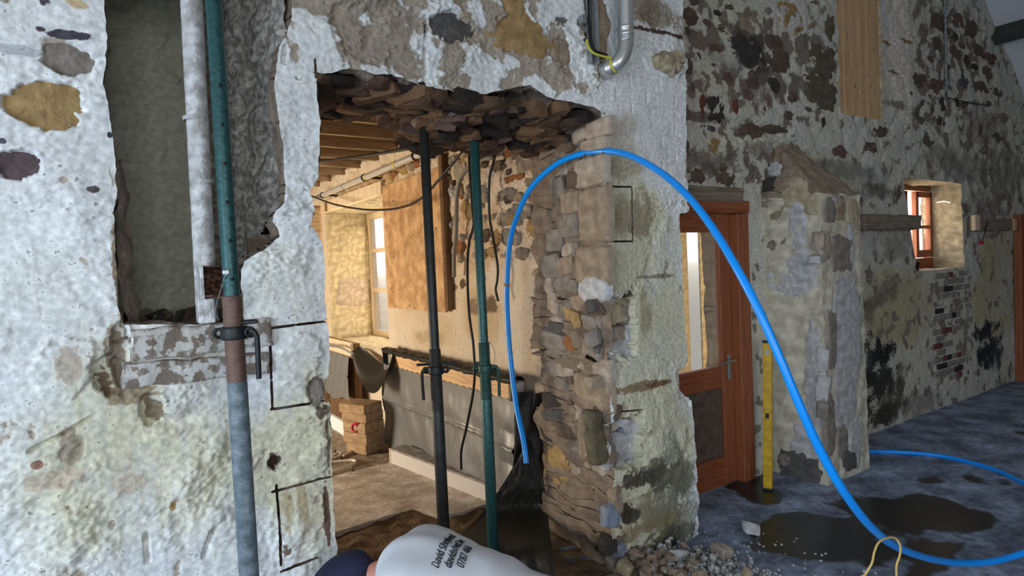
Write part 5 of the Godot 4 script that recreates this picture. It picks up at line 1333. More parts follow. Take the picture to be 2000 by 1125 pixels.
func make_inner_things() -> void:
	# plywood over the near half of the window
	var ply := thing("plywood_sheet", "large sheet of stained plywood fixed over the inner window", "plywood", Vector3(2.29, 1.915, -2.57))
	put("sheet", box_mesh(Vector3(0.022, 1.17, 1.2), 0.003), M.ply, ply)
	put("edge_batten", box_mesh(Vector3(0.07, 1.25, 0.06), 0.004, at(Vector3(0.02, 0.06, 0.63))), M.old_timber, ply)
	for p in [[0.42, -0.35], [0.28, 0.3], [-0.55, -0.1], [-0.1, -0.4], [-0.2, 0.45], [-0.4, -0.5], [0.1, 0.5]]:
		var l := begin()
		lathe(l, Transform3D(Basis(Vector3.BACK, PI / 2), Vector3(-0.011, p[0], p[1])), [[0.0, 0.002], [0.012, 0.001], [0.016, -0.002]], 10)
		put("stain_knot", done(l), M.brown, ply)
	# a low partition wrapped in dark sheet
	var t := thing("wrapped_partition", "low timber partition wrapped in dark grey plastic sheet, a bare board along its top", "partition", Vector3(2.2, 0, 0))
	put("insulation_core", box_mesh(Vector3(0.07, 0.88, 2.2), 0.004, at(Vector3(0.06, 0.47, -2.01))), M.board_grey, t)
	put("timber_rail", box_mesh(Vector3(0.022, 0.15, 2.0), 0.003, at(Vector3(-0.002, 0.845, -1.94))), M.pine_along, t)
	put("plastic_sheet", cloth(func(u: float, v: float) -> Vector3:
		var z := lerpf(-3.12, -0.86, u)
		var crease = 0.008 * absf(sin(u * 7.0 + v * 1.2 + 1.5 * soft.get_noise_2d(z, v))) * smoothstep(0.0, 0.4, v) + 0.018 * exp(-pow((v - 0.42 - 0.02 * sin(u * 7.0)) / 0.015, 2.0)) + 0.022 * soft.get_noise_2d(z * 2.2, v * 1.6) * smoothstep(0.05, 0.3, v) + 0.006 * mid.get_noise_2d(z * 0.9, v * 0.5) * smoothstep(0.05, 0.3, v)
		crease += 0.05 * smoothstep(0.85, 1.0, u) * absf(sin(v * 11.0)) * v
		return Vector3(-0.02 - crease - 0.03 * v * v, lerpf(0.80 + 0.006 * sin(u * 140.0), 0.05, v), z), 160, 70), M.foil, t)
	put("top_fold", cloth(func(u: float, v: float) -> Vector3:
		var z := lerpf(-3.14, -0.86, u)
		var a := lerpf(-0.6, 3.4, v)
		var r := 0.034 + 0.008 * mid.get_noise_2d(z * 2.0, 5.0)
		return Vector3(0.02 - cos(a) * r * 1.3, 0.925 + sin(a) * r + 0.008 * mid.get_noise_2d(z * 1.3, 1.0), z), 120, 14), M.membrane, t)
	put("end_fold", cloth(func(u: float, v: float) -> Vector3:
		return Vector3(-0.03 + 0.1 * u + 0.02 * sin(v * 9.0), lerpf(0.95, 0.04, v), -3.13 - 0.02 * sin(u * 5.0 + v * 6.0)), 16, 50), M.membrane, t)
	put("loose_end", cloth(func(u: float, v: float) -> Vector3:
		return Vector3(-0.02 + 0.14 * u - 0.1 * v + 0.03 * sin(u * 14.0 + v * 4.0), lerpf(0.86, 0.02, v), -0.86 + 0.12 * u + 0.02 * sin(v * 13.0 + u * 9.0)), 40, 60), M.membrane, t)
	# the sheet sagging across the gap, and the wrapped stub beyond it
	var s := thing("sagging_sheet", "dark plastic sheet sagging in a loop between the partition and its far stub", "plastic sheet")
	var A := Vector3(2.15, 0.87, -3.946)
	var B := Vector3(2.18, 0.935, -2.866)
	var C := Vector3(1.95, 0.583, -2.908)
	put("sheet", cloth(func(u: float, v: float) -> Vector3:
		var p := A.lerp(B, u)
		var sag := 4.0 * u * (1.0 - u)
		var q := p + (C - A.lerp(B, 0.5)) * sag * (0.35 + 0.65 * v)
		return q + Vector3(0.14 * (1.0 - v), 0.02 * sin(v * 5.0 + u * 8.0), 0.0), 50, 24), M.membrane, s)
	var st2 := thing("wrapped_stub", "short far end of the partition, its sheet hanging below a timber top", "partition", Vector3(2.16, 0, 0))
	var z1: float = Vector3(2.16, 0.768, -3.959).z
	put("plastic_sheet", cloth(func(u: float, v: float) -> Vector3:
		var z := lerpf(z1 - 1.1, z1, u)
		return Vector3(-0.03 - 0.03 * v - 0.015 * absf(sin(u * 16.0 + v * 3.0)) - 0.012 * exp(-pow((v - 0.45) / 0.02, 2.0)), lerpf(0.79 + 0.008 * sin(u * 90.0), 0.3 + 0.03 * sin(u * 9.0), v), z), 60, 50), M.foil, st2)
	put("timber_top", box_mesh(Vector3(0.03, 0.16, 1.1), 0.003, at(Vector3(0, 0.85, z1 - 0.55))), M.pine_pale, st2)
	put("core", box_mesh(Vector3(0.08, 0.92, 1.08), 0.003, at(Vector3(0.06, 0.46, z1 - 0.56))), M.old_timber, st2)
	tag(put("metal_strip", tube_mesh(smooth_path([Vector3(2.05, 0.858, -4.806), Vector3(2.05, 0.887, -4.257), Vector3(2.06, 0.888, -3.973), Vector3(2.1, 0.84, -3.741)], 0.03), 0.012, 8), M.galvanised), "thin bent metal strip sticking out over the far stub of the partition", "strip")
	# white insulation offcut on the floor
	var wb := put("insulation_board", box_mesh(Vector3(0.03, 0.24, 0.9), 0.002), M.white_board)
	wb.transform = at(Vector3(1.98, 0.044, -3.873) + Vector3(0, 0, 0.12), Vector3(0, 0, 8))
	tag(wb, "white insulation board offcut standing on the floor beside the timber blocks", "board")
	# the stack of blocks
	var base := Vector3(1.918, 0, -2.949)
	var turn := 24.0
	var bx := Basis(Vector3.UP, deg_to_rad(turn))
	var yy := 0.0
	var hh := [0.1, 0.1, 0.1, 0.085, 0.085]
	var words_ := ["bottom block of the stack, on the floor", "second block of the stack, above the bottom one", "middle block of the stack, red paint mark on its side", "fourth block of the stack, shifted to one side", "topmost block of the stack, flat and bare"]
	for k in 5:
		var ln := [0.26, 0.3, 0.3, 0.3, 0.32]
		var b := put("concrete_block", box_mesh(Vector3(0.24, hh[k] - 0.003, ln[k]), 0.005), M.block)
		b.transform = Transform3D(Basis(Vector3.UP, deg_to_rad(turn + [0, 1, -1, 4, 2][k])), base + bx * Vector3(0.12, 0, -0.15) + Vector3([0.0, -0.01, -0.01, -0.015, -0.03][k], yy + hh[k] * 0.5, 0))
		yy += hh[k]
		tag(b, "buff " + words_[k], "block", "blocks stacked by the partition")
		if k == 2:
			var m := begin()
			var c0 := Vector3(-0.125, 0.0, 0.02)
			var arc := []
			for q in 15:
				var a2 := PI * 0.25 + TAU * 0.72 * q / 14.0
				arc.append(c0 + Vector3(0, sin(a2) * 0.036, cos(a2) * 0.04))
			tube(m, arc, 0.009, 8)
			tube(m, [c0 + Vector3(0, 0.025, -0.03), c0 + Vector3(0, 0.05, 0.01), c0 + Vector3(0, 0.044, 0.05)], 0.007, 8)
			put("red_mark", done(m), M.red_paint, b)
	# floor heating pipes with their clips
	for e in [[Vector3(1.583, 0.02, -3.065), Vector3(1.687, 0.02, -3.172), Vector3(1.73, 0.02, -3.174), Vector3(1.692, 0.02, -3.086), Vector3(1.596, 0.02, -3.034), Vector3(1.528, 0.02, -3.037)], [Vector3(1.529, 0.02, -2.961), Vector3(1.665, 0.02, -2.915), Vector3(1.749, 0.02, -2.86), Vector3(1.743, 0.02, -2.79), Vector3(1.66, 0.02, -2.736), Vector3(1.462, 0.02, -2.668)], [Vector3(1.412, 0.02, -2.502), Vector3(1.631, 0.02, -2.521), Vector3(1.723, 0.02, -2.507), Vector3(1.742, 0.02, -2.474)], [Vector3(1.937, 0.02, -3.404), Vector3(1.893, 0.02, -3.219), Vector3(1.842, 0.02, -3.158), Vector3(1.722, 0.02, -3.059)]]:
		var hp := thing("heating_pipe", ["white floor heating pipe looping nearest the wall, behind the others", "white floor heating pipe in a long loop, two black clips on it", "white floor heating pipe along the edge of the pale floor sheet", "white floor heating pipe curling by the red-marked blocks"][names.get("heating_pipe", -1) + 1], "pipe", Vector3.ZERO, "floor heating pipes")
		put("pipe", tube_mesh(smooth_path(e, 0.02), 0.012, 8), M.heating_pipe, hp)
		put("clip", box_mesh(Vector3(0.012, 0.05, 0.012), 0.002, at(e[1] + Vector3(0, 0.01, 0))), M.black_plastic, hp)
	# boxing along the foot of the partition
	var bo := thing("floor_boxing", "long grey boxed upstand along the foot of the wrapped partition", "boxing")
	var q0 := Vector3(1.963, 0, -2.514)
	var q1 := Vector3(2.161, 0, -1.19)
	var dirn := (q1 - q0).normalized()
	var sd := Vector3(dirn.z, 0, -dirn.x)
	if sd.x < 0: sd = -sd
	var bb := begin()
	bar(bb, q0 + Vector3(0, 0.075, 0) + sd * 0.012, q1 + Vector3(0, 0.075, 0) + sd * 0.012, 0.001, 0.001)
	var mb := begin()
	var bas := Basis(sd, Vector3.UP, sd.cross(Vector3.UP))
	var ln2 := q0.distance_to(q1) + 0.5
	box(mb, Transform3D(bas, q0 + dirn * ln2 * 0.5 + Vector3(0, 0.075, 0) + sd * 0.01), Vector3(0.02, 0.15, ln2), 0.003)
	put("front_board", done(mb), M.pale_board, bo)
	var mt := begin()
	box(mt, Transform3D(bas, q0 + dirn * ln2 * 0.5 + Vector3(0, 0.155, 0) + sd * 0.075), Vector3(0.15, 0.018, ln2), 0.003)
	put("top_board", done(mt), M.board_grey, bo)
	var me := begin()
	box(me, Transform3D(bas, q0 - dirn * 0.008 + Vector3(0, 0.08, 0) + sd * 0.02), Vector3(0.05, 0.16, 0.02), 0.003)
	put("end_slat", done(me), M.pine_pale, bo)
	# conduit along the wall under the joists
	var c := thing("steel_conduit", "bright steel pipe running along the inner wall under the joists", "pipe")
	var c0 := Vector3(2.16, 2.611, -1.157)
	var c1 := Vector3(2.16, 2.591, -5.061)
	put("tube", tube_mesh([c0, c1], 0.028, 18), M.zinc, c)
	for k in [0.3, 0.47, 0.66, 0.97]:
		var p := c1.lerp(c0, k * 0.98)
		var l := begin()
		lathe(l, along(p, c0), [[0.028, -0.012], [0.031, -0.012], [0.031, 0.012], [0.028, 0.012]], 18)
		put("tape_band", done(l), M.tape_yellow if k > 0.4 else M.galvanised, c)
	for k in [0.1, 0.45, 0.75]:
		var p := c1.lerp(c0, k)
		var l := begin()
		lathe(l, along(p, c0), [[0.028, -0.012], [0.036, -0.012], [0.036, 0.012], [0.028, 0.012]], 18)
		bar(l, p, p + Vector3(0.17, 0.0, 0.0), 0.02, 0.02)
		put("clamp", done(l), M.cable_black, c)
	# cables
	tag(put("black_cable", tube_mesh(smooth_path([Vector3(1.6, 2.717, -3.304), Vector3(1.62, 2.601, -2.436), Vector3(1.65, 2.509, -1.641), Vector3(1.7, 2.46, -1.084), Vector3(1.85, 2.483, -0.79), Vector3(2, 2.54, -0.795)], 0.03), 0.011, 8), M.cable_black), "black cable stretched across just under the joists above the steel pipe", "cable")
	tag(put("black_cable", tube_mesh(smooth_path([Vector3(2.1, 2.633, -5.011), Vector3(2.1, 2.435, -4.138), Vector3(2.1, 2.302, -3.357), Vector3(2.1, 2.24, -2.83), Vector3(2.1, 2.211, -2.372), Vector3(2.1, 2.238, -1.966), Vector3(2.1, 2.369, -1.55), Vector3(2.1, 2.529, -1.143)], 0.03), 0.01, 8), M.cable_black), "black cable sagging in front of the window and plywood sheet", "cable")
	tag(put("grey_hose", tube_mesh(smooth_path([Vector3(2.26, 1.617, -1.76), Vector3(2.25, 1.778, -1.725), Vector3(2.25, 1.971, -1.672), Vector3(2.25, 2.2, -1.641), Vector3(2.24, 2.335, -1.561), Vector3(2.24, 2.397, -1.447), Vector3(2.24, 2.434, -1.31), Vector3(2.26, 2.43, -1.109)], 0.02), 0.016, 10), M.cable_grey), "grey hose bent over the rubble behind the green prop", "hose")
	tag(put("black_cable", tube_mesh(smooth_path([Vector3(2.12, 2.591, -1.193), Vector3(2.12, 2.357, -1.202), Vector3(2.12, 2.112, -1.19), Vector3(2.1, 1.969, -1.148), Vector3(2.06, 1.849, -1.152), Vector3(2.02, 1.66, -1.121), Vector3(1.98, 1.392, -1.055), Vector3(1.96, 1.164, -0.982), Vector3(1.95, 0.933, -0.98), Vector3(1.95, 0.642, -1.102), Vector3(1.95, 0.447, -1.199), Vector3(1.95, 0.314, -1.212)], 0.03), 0.009, 8), M.cable_black), "black cable hanging free in front of the wrapped partition", "cable")
	tag(put("black_cable", tube_mesh(smooth_path([Vector3(2.27, 2.625, -1.095), Vector3(2.27, 2.438, -1.111), Vector3(2.26, 2.289, -1.175), Vector3(2.26, 2.044, -1.197), Vector3(2.26, 1.864, -1.159), Vector3(2.25, 1.685, -1.105), Vector3(2.24, 1.587, -1.104), Vector3(2.24, 1.527, -1.129), Vector3(2.24, 1.447, -1.103)], 0.02), 0.009, 8), M.cable_black), "black cable end dangling on the rubble wall near the blue pipe", "cable")
	# the black sheet hung at the side of the opening
	var dr := thing("black_sheet", "heavy black sheet draped down to the floor inside the opening", "plastic sheet")
	M.membrane.metallic_specular = 0.3
	var L := [Vector3(2.14, 0.591, -0.683), Vector3(2.08, 0.445, -0.737), Vector3(1.98, 0.31, -0.76), Vector3(1.86, 0.161, -0.809), Vector3(1.597, 0.1, -0.661), Vector3(1.463, 0.06, -0.332)]
	var Rr := [Vector3(2.2, 0.576, -0.73), Vector3(2.2, 0.443, -0.64), Vector3(2.2, 0.302, -0.597), Vector3(2.19, 0.151, -0.562), Vector3(1.878, 0.2, -0.109), Vector3(1.806, 0.08, 0.021)]
	put("sheet", cloth(func(u: float, v: float) -> Vector3:
		var f := v * 4.999
		var i := int(f)
		var a: Vector3 = L[i].cubic_interpolate(L[i + 1], L[maxi(i - 1, 0)], L[mini(i + 2, 5)], f - i)
		var b: Vector3 = Rr[i].cubic_interpolate(Rr[i + 1], Rr[maxi(i - 1, 0)], Rr[mini(i + 2, 5)], f - i)
		var p := a.lerp(b, u)
		return p + Vector3(-0.4, 0.1, 0.7) * (0.03 * v * sin(u * 5.0 + 1.5 * v) * smoothstep(0.0, 0.3, u) + 0.02 * mid.get_noise_2d(u * 1.5, v * 1.2)), 60, 80), M.membrane, dr)


# A thin cloth given by a function of u and v, with a millimetre or two of thickness.
func cloth(f: Callable, nu: int, nv: int) -> ArrayMesh:
	var st := begin()
	st.set_smooth_group(0)
	var g := PackedVector3Array()
	for j in nv + 1:
		for i in nu + 1: g.append(f.call(float(i) / nu, float(j) / nv))
	for j in nv:
		for i in nu:
			var a := j * (nu + 1) + i
			quad(st, g[a], g[a + nu + 1], g[a + nu + 2], g[a + 1])
	return done(st)


# ---- floor and shell of the barn ----

func build_floor() -> void:
	var fl := setting("floor", "dark concrete barn floor, wet in patches, and the brown floor of the inner room", "floor")
	var area := Rect2(-3.35, -0.62, 13.7, 7.7)
	var w := 1600
	var h := 900
	var a := noise_bytes(w, h, area, 0.8, 4, 801)
	var b := noise_bytes(w, h, area, 2.6, 5, 802)
	var c := noise_bytes(w, h, area, 16.0, 4, 803)
	var o := PackedByteArray()
	o.resize(w * h * 3)
	var ro := PackedByteArray()
	ro.resize(w * h)
	# where water lies (positive) and where the slab has dried (negative): [x, z, rx, rz, amount]
	var wet := []
	for e in [[3.729, 0.561, 0.611, 0.285, 0.3], [4.25, 0.649, 0.305, 0.195, 0.7], [4.314, 0.903, 0.179, 0.134, 0.5], [3.337, 0.374, 0.384, 0.267, 0.5], [3.786, -0.21, 0.16, 0.233, 0.5], [3.923, -0.435, 0.225, 0.133, 0.6], [3.668, 0.968, 0.347, 0.099, 0.5], [4.112, 0.369, 0.196, 0.17, 0.5], [4.899, 0.41, 0.12, 0.064, 0.7], [4.792, 0.674, 0.222, 0.059, -1.0], [4.606, 0.01, 0.137, 0.079, -0.7], [3.83, 0.073, 0.152, 0.039, -0.4], [5.869, 0.558, 0.303, 0.186, -0.8], [5.559, 0.1, 0.291, 0.155, -0.6], [3.853, 1.259, 0.078, 0.057, -0.9], [3.261, -0.072, 0.123, 0.04, -0.5], [4.689, 1.015, 0.055, 0.111, -0.6], [4.978, -0.062, 0.172, 0.074, -0.5]]:
		wet.append(e)
	var flip := []
	for e in wet: flip.append([e[0], -e[1], e[2], e[3], e[4]])
	var ws := spots(Rect2(area.position.x, -area.end.y, area.size.x, area.size.y), w, h, 0.0, flip)
	for k in w * h:
		var m := clampf((ws[k] + (a[k] - 128) * 0.0016 + (b[k] - 128) * 0.0026 - 0.16) * 7.0, 0.0, 1.0)
		var dust := (b[k] - 110) * 0.0022 + (c[k] - 128) * 0.0012
		var v := lerpf(0.55 + dust * 0.8, 0.135 + dust * 0.12, m)
		o[k * 3] = int(clampf(v * 0.92, 0, 1) * 255)
		o[k * 3 + 1] = int(clampf(v * lerpf(1.0, 1.02, m), 0, 1) * 255)
		o[k * 3 + 2] = int(clampf(v * lerpf(1.14, 1.05, m), 0, 1) * 255)
		ro[k] = int(lerpf(0.85, 0.3, m) * 255)
	var m := coated("concrete", tex(Image.create_from_data(w, h, false, Image.FORMAT_RGB8, o)))
	m.roughness = 1.0
	m.roughness_texture = tex(Image.create_from_data(w, h, false, Image.FORMAT_L8, ro))
	var st := begin()
	st.set_smooth_group(0)
	var n := 160
	for j in 90:
		for i in n:
			var q := []
			for k in [[0, 0], [1, 0], [1, 1], [0, 1]]:
				q.append(Vector2(float(i + k[0]) / n, float(j + k[1]) / 90))
			for k in [0, 1, 2, 0, 2, 3]:
				var x: float = area.position.x + q[k].x * area.size.x
				var z: float = area.position.y + q[k].y * area.size.y
				st.set_uv(q[k])
				st.add_vertex(Vector3(x, 0.004 * soft.get_noise_2d(x * 2.0, z * 2.0) + 0.004, z))
	put("concrete_slab", done(st), m, fl)
	put("slab_base", box_mesh(Vector3(6.3, 0.2, 13.2), 0.01, at(Vector3(-0.2, -0.13, 0.55))), M.board_grey, fl)
	put("slab_base", box_mesh(Vector3(7.5, 0.2, 7.7), 0.01, at(Vector3(6.7, -0.13, 3.3))), M.board_grey, fl)
	put("inner_floor", sheet(Vector3(-2.1, 0.0, -5.95), Vector3(2.95, 0.0, -5.95), Vector3(2.95, 0.0, -0.3), Vector3(-2.1, 0.0, -0.3), 0.04, 0.02), M.tan, fl)
	# earth at the threshold and the pale floor sheet beyond it
	put("threshold_earth", sheet(Vector3(0.72, 0.012, -1.9), Vector3(2.25, 0.012, -1.9), Vector3(2.25, 0.012, 0.25), Vector3(0.72, 0.012, 0.25), 0.03, 0.03), M.earth, fl)
	var poly := pts2([1.235, -2.457, 1.499, -2.517, 1.745, -2.532, 1.973, -2.54, 2.069, -2.368, 2.171, -1.205, 2.041, -1.198, 1.93, -1.179, 1.876, -1.202, 1.785, -1.235, 1.739, -1.36, 1.687, -1.448, 1.512, -1.461, 1.289, -1.437, 1.086, -1.43, 0.837, -1.443])
	var sl := begin()
	var ids := Geometry2D.triangulate_polygon(poly)
	for k in range(0, ids.size(), 3):
		tri(sl, Vector3(poly[ids[k]].x, 0.035, poly[ids[k]].y), Vector3(poly[ids[k + 1]].x, 0.035, poly[ids[k + 1]].y), Vector3(poly[ids[k + 2]].x, 0.035, poly[ids[k + 2]].y))
	for k in poly.size():
		var p := poly[k]
		var q := poly[(k + 1) % poly.size()]
		quad(sl, Vector3(p.x, 0.035, p.y), Vector3(q.x, 0.035, q.y), Vector3(q.x, 0.0, q.y), Vector3(p.x, 0.0, p.y))
	put("floor_sheet", done(sl), M.screed, fl)


func build_shell() -> void:
	# the barn around the camera: side and rear walls, pitched roof
	var l := begin()
	for b in [[-0.4, 0.9, 0.0, 4.6], [4.9, 7.2, 0.0, 4.6], [0.9, 4.9, 3.1, 4.6]]:
		box(l, at(Vector3(-3.45, (b[2] + b[3]) / 2, (b[0] + b[1]) / 2)), Vector3(0.3, b[3] - b[2], b[1] - b[0]), 0.005)
	put("plain_side", done(l), M.grey, setting("wall_left", "side wall of the barn with its wide cart doorway", "wall"))
	put("plain_side", box_mesh(Vector3(0.3, 3.4, 7.7), 0.01, at(Vector3(10.4, 1.6, 3.4))), M.grey, setting("wall_end", "far side wall of the barn", "wall"))
	var rw := begin()
	for b in [[-3.5, -2.7, 0.0, 8.4], [0.9, 10.5, 0.0, 8.4], [-2.7, 0.9, 0.0, 1.0], [-2.7, 0.9, 3.8, 8.4]]:
		box(rw, at(Vector3((b[0] + b[1]) / 2, (b[2] + b[3]) / 2, 7.2)), Vector3(b[1] - b[0], b[3] - b[2], 0.3), 0.005)
	put("plain_side", done(rw), M.grey, setting("wall_rear", "rear wall of the barn with a wide window", "wall"))
	put("gable_top", box_mesh(Vector3(7.2, 4.4, 0.3), 0.01, at(Vector3(4.0, 6.8, -0.62))), M.grey, setting("wall_gable", "upper part of the gable wall", "wall"))
	var r := setting("ceiling", "pitched roof lined with white boards between dark purlins", "ceiling")
	var ridge := Vector3(4.0, 8.15, 3.4)
	for e in [[Vector3(10.5, 2.75, 3.4), 1.0], [Vector3(-3.6, 4.6, 3.4), -1.0]]:
		var d: Vector3 = e[0] - ridge
		var mid_: Vector3 = (e[0] + ridge) * 0.5
		var xa = d.normalized() * e[1]
		var bs := Basis(xa, Vector3.BACK.cross(xa).normalized(), Vector3.BACK)
		put("lining", box_mesh(Vector3(d.length() + 0.3, 0.06, 8.2), 0.004, Transform3D(bs, mid_ + bs.y * 0.03)), M.white_board, r)
		for k in 6:
			put("purlin", box_mesh(Vector3(0.12, 0.2, 8.0), 0.004, Transform3D(bs, ridge.lerp(e[0], 0.12 + 0.155 * k) - bs.y * 0.09)), M.purlin, r)
	for k in 2:
		pass


func make_rubble() -> void:
	# the offcut of board on the floor at the pier's foot
	var bd := put("floor_board", box_mesh(Vector3(1.1, 0.018, 0.62), 0.003), M.board_grey)
	var p0 := Vector3(2.721, 0.02, 0.056)
	var p1 := Vector3(2.698, 0.02, 0.488)
	var dx := (p1 - p0).normalized()
	bd.transform = Transform3D(Basis(dx, Vector3.UP, dx.cross(Vector3.UP)), p0 + dx * 0.55 - dx.cross(Vector3.UP) * -0.31 + Vector3(0, -0.008, 0))
	if (bd.transform.origin - p0).z < 0.0: pass
	tag(bd, "grey sheet of board lying on the floor at the foot of the pier", "board")
	for e in [[Vector3(3.179, 0.03, 0.168), 0.1, 0.07, "chalk", "white lump of stone alone on the wet floor, farthest from the pier"], [Vector3(2.781, 0.035, 0.259), 0.09, 0.09, "pale", "pinkish stone lump on the floor just past the board's edge"], [Vector3(2.534, 0.05, 0.154), 0.1, 0.07, "chalk", "pale stone lump lying on the board"], [Vector3(2.215, 0.06, 0.085), 0.08, 0.06, "cream", "cream stone lump at the foot of the pier's broken corner"]]:
		var o := put("stone_lump", rocks[rng.randi() % rocks.size()], M[e[3]])
		o.transform = Transform3D(Basis.from_euler(Vector3(0.3, rng.randf() * 3.0, 0.2)) * Basis.from_scale(Vector3(e[1] * 1.25, e[2] * 1.1, e[1])), e[0])
		tag(o, e[4], "stone", "loose stones on the barn floor")
	# the heap of small rubble at the foot of the pier: too many pieces to count
	var st := begin()
	for k in 700:
		var t := rng.randf()
		var p = (Vector3(2.421, 0, -0.118)).lerp(Vector3(2.742, 0, 0.354), t) + Vector3(rng.randfn() * 0.07, 0, rng.randf_range(-0.12, 0.5) * (1.0 - t * 0.5))
		var s := rng.randf_range(0.008, 0.036) * (1.2 - 0.6 * t)
		var hgt := 0.07 * (1.0 - t) * rng.randf() + 0.016
		st.append_from(rocks[k % rocks.size()], 0, Transform3D(Basis.from_euler(Vector3(rng.randf() * 3, rng.randf() * 3, 0)) * Basis.from_scale(Vector3(s, s * 0.7, s)), p + Vector3(0, hgt, 0)))
	tag(put("rubble_heap", st.commit(), M.lime), "heap of small pale rubble at the foot of the pier", "rubble", "", "stuff")
	var st2 := begin()
	for k in 120:
		var t := rng.randf()
		var p = (Vector3(2.376, 0, -0.114)).lerp(Vector3(2.395, 0, 0.196), t) + Vector3(rng.randfn() * 0.08, rng.randf() * 0.06 + 0.02, rng.randf_range(-0.1, 0.4))
		var s := rng.randf_range(0.02, 0.06)
		st2.append_from(rocks[k % rocks.size()], 0, Transform3D(Basis.from_euler(Vector3(rng.randf() * 3, rng.randf() * 3, 0)) * Basis.from_scale(Vector3(s, s * 0.8, s)), p))
	tag(put("rubble_heap", st2.commit(), M.tan), "brown broken bits of stone mixed through the pale rubble heap", "rubble", "", "stuff")
	var st3 := begin()
	for k in 60:
		var p = (Vector3(2.971, 0, 0.075)).lerp(Vector3(3.167, 0, 0.709), rng.randf()) + Vector3(rng.randfn() * 0.1, 0.006, rng.randfn() * 0.25)
		var s := rng.randf_range(0.006, 0.016)
		st3.append_from(rocks[k % rocks.size()], 0, Transform3D(Basis.from_euler(Vector3(rng.randf() * 3, rng.randf() * 3, 0)) * Basis.from_scale(Vector3(s, s * 0.7, s)), p))
	tag(put("stone_chips", st3.commit(), M.chalk), "scatter of white stone chips on the wet floor", "chips", "", "stuff")


func make_blue_pipe() -> void:
	var path := smooth_path([Vector3(2.007, 0.519, -0.503), Vector3(2.022, 0.65, -0.547), Vector3(2.042, 0.841, -0.638), Vector3(2.063, 1.113, -0.709), Vector3(2.062, 1.367, -0.721), Vector3(2.059, 1.557, -0.707), Vector3(2.065, 1.807, -0.667), Vector3(2.077, 1.972, -0.594), Vector3(2.115, 2.138, -0.481), Vector3(2.178, 2.248, -0.324), Vector3(2.225, 2.283, -0.174), Vector3(2.256, 2.275, -0.009), Vector3(2.247, 2.223, 0.179), Vector3(2.22, 2.107, 0.407), Vector3(2.153, 1.96, 0.633), Vector3(2.089, 1.803, 0.814), Vector3(2.039, 1.646, 0.955), Vector3(2.03, 1.487, 1.052), Vector3(2.047, 1.318, 1.12), Vector3(2.081, 1.139, 1.174), Vector3(2.133, 0.973, 1.216), Vector3(2.228, 0.799, 1.251), Vector3(2.434, 0.608, 1.24), Vector3(2.747, 0.416, 1.191), Vector3(3.13, 0.235, 1.165), Vector3(3.451, 0.126, 1.19), Vector3(3.694, 0.097, 1.256), Vector3(3.973, 0.111, 1.32), Vector3(4.77, 0.018, 1.24), Vector3(5.086, 0.018, 1.058), Vector3(5.242, 0.018, 0.868), Vector3(5.383, 0.018, 0.683), Vector3(5.453, 0.018, 0.482), Vector3(5.461, 0.018, 0.27), Vector3(5.358, 0.018, 0.072), Vector3(5.182, 0.018, -0.123), Vector3(4.98, 0.018, -0.268)], 0.025)
	var t := thing("blue_pipe", "bright blue plastic water pipe arching out of the opening and looping over the floor", "pipe")
	put("pipe", tube_mesh(path, 0.0162, 18), M.blue_pipe, t)
	var w := begin()
	lathe(w, along(Vector3(2.06, 1.57, -0.707), Vector3(2.065, 1.807, -0.667)), [[0.0162, -0.01], [0.0185, -0.008], [0.0185, 0.008], [0.0162, 0.01]], 16)
	put("wire_tie", done(w), M.cable_grey, t)
	var c := thing("yellow_cord", "thin yellow cord looped over the blue pipe near the floor", "cord")
	put("cord", tube_mesh(smooth_path([Vector3(2.407, 0.421, 1.23), Vector3(2.431, 0.464, 1.244), Vector3(2.462, 0.497, 1.239), Vector3(2.498, 0.523, 1.238), Vector3(2.554, 0.526, 1.239), Vector3(2.637, 0.501, 1.235), Vector3(2.653, 0.468, 1.247), Vector3(2.628, 0.439, 1.256), Vector3(2.615, 0.398, 1.249), Vector3(2.612, 0.346, 1.249), Vector3(2.602, 0.2, 1.249), Vector3(2.611, 0.01, 1.26), Vector3(2.483, 0.01, 1.203), Vector3(2.353, 0.348, 1.197), Vector3(2.407, 0.421, 1.23)], 0.01), 0.0042, 8), M.cord_yellow, c)


# ---- the man crouching in the opening ----

func smin(a: float, b: float, k: float) -> float:
	var h := clampf(0.5 + 0.5 * (b - a) / k, 0.0, 1.0)
	return lerpf(b, a, h) - k * h * (1.0 - h)


func capsule(p: Vector3, b: Array) -> float:
	var ab: Vector3 = b[1] - b[0]
	var t := clampf((p - b[0]).dot(ab) / maxf(ab.length_squared(), 1e-9), 0.0, 1.0)
	return p.distance_to(b[0] + ab * t) - lerpf(b[2], b[3], t)


func field(p: Vector3, bones: Array, k: float) -> float:
	var f := 9.0
	for b in bones: f = smin(f, capsule(p, b), k)
	return f


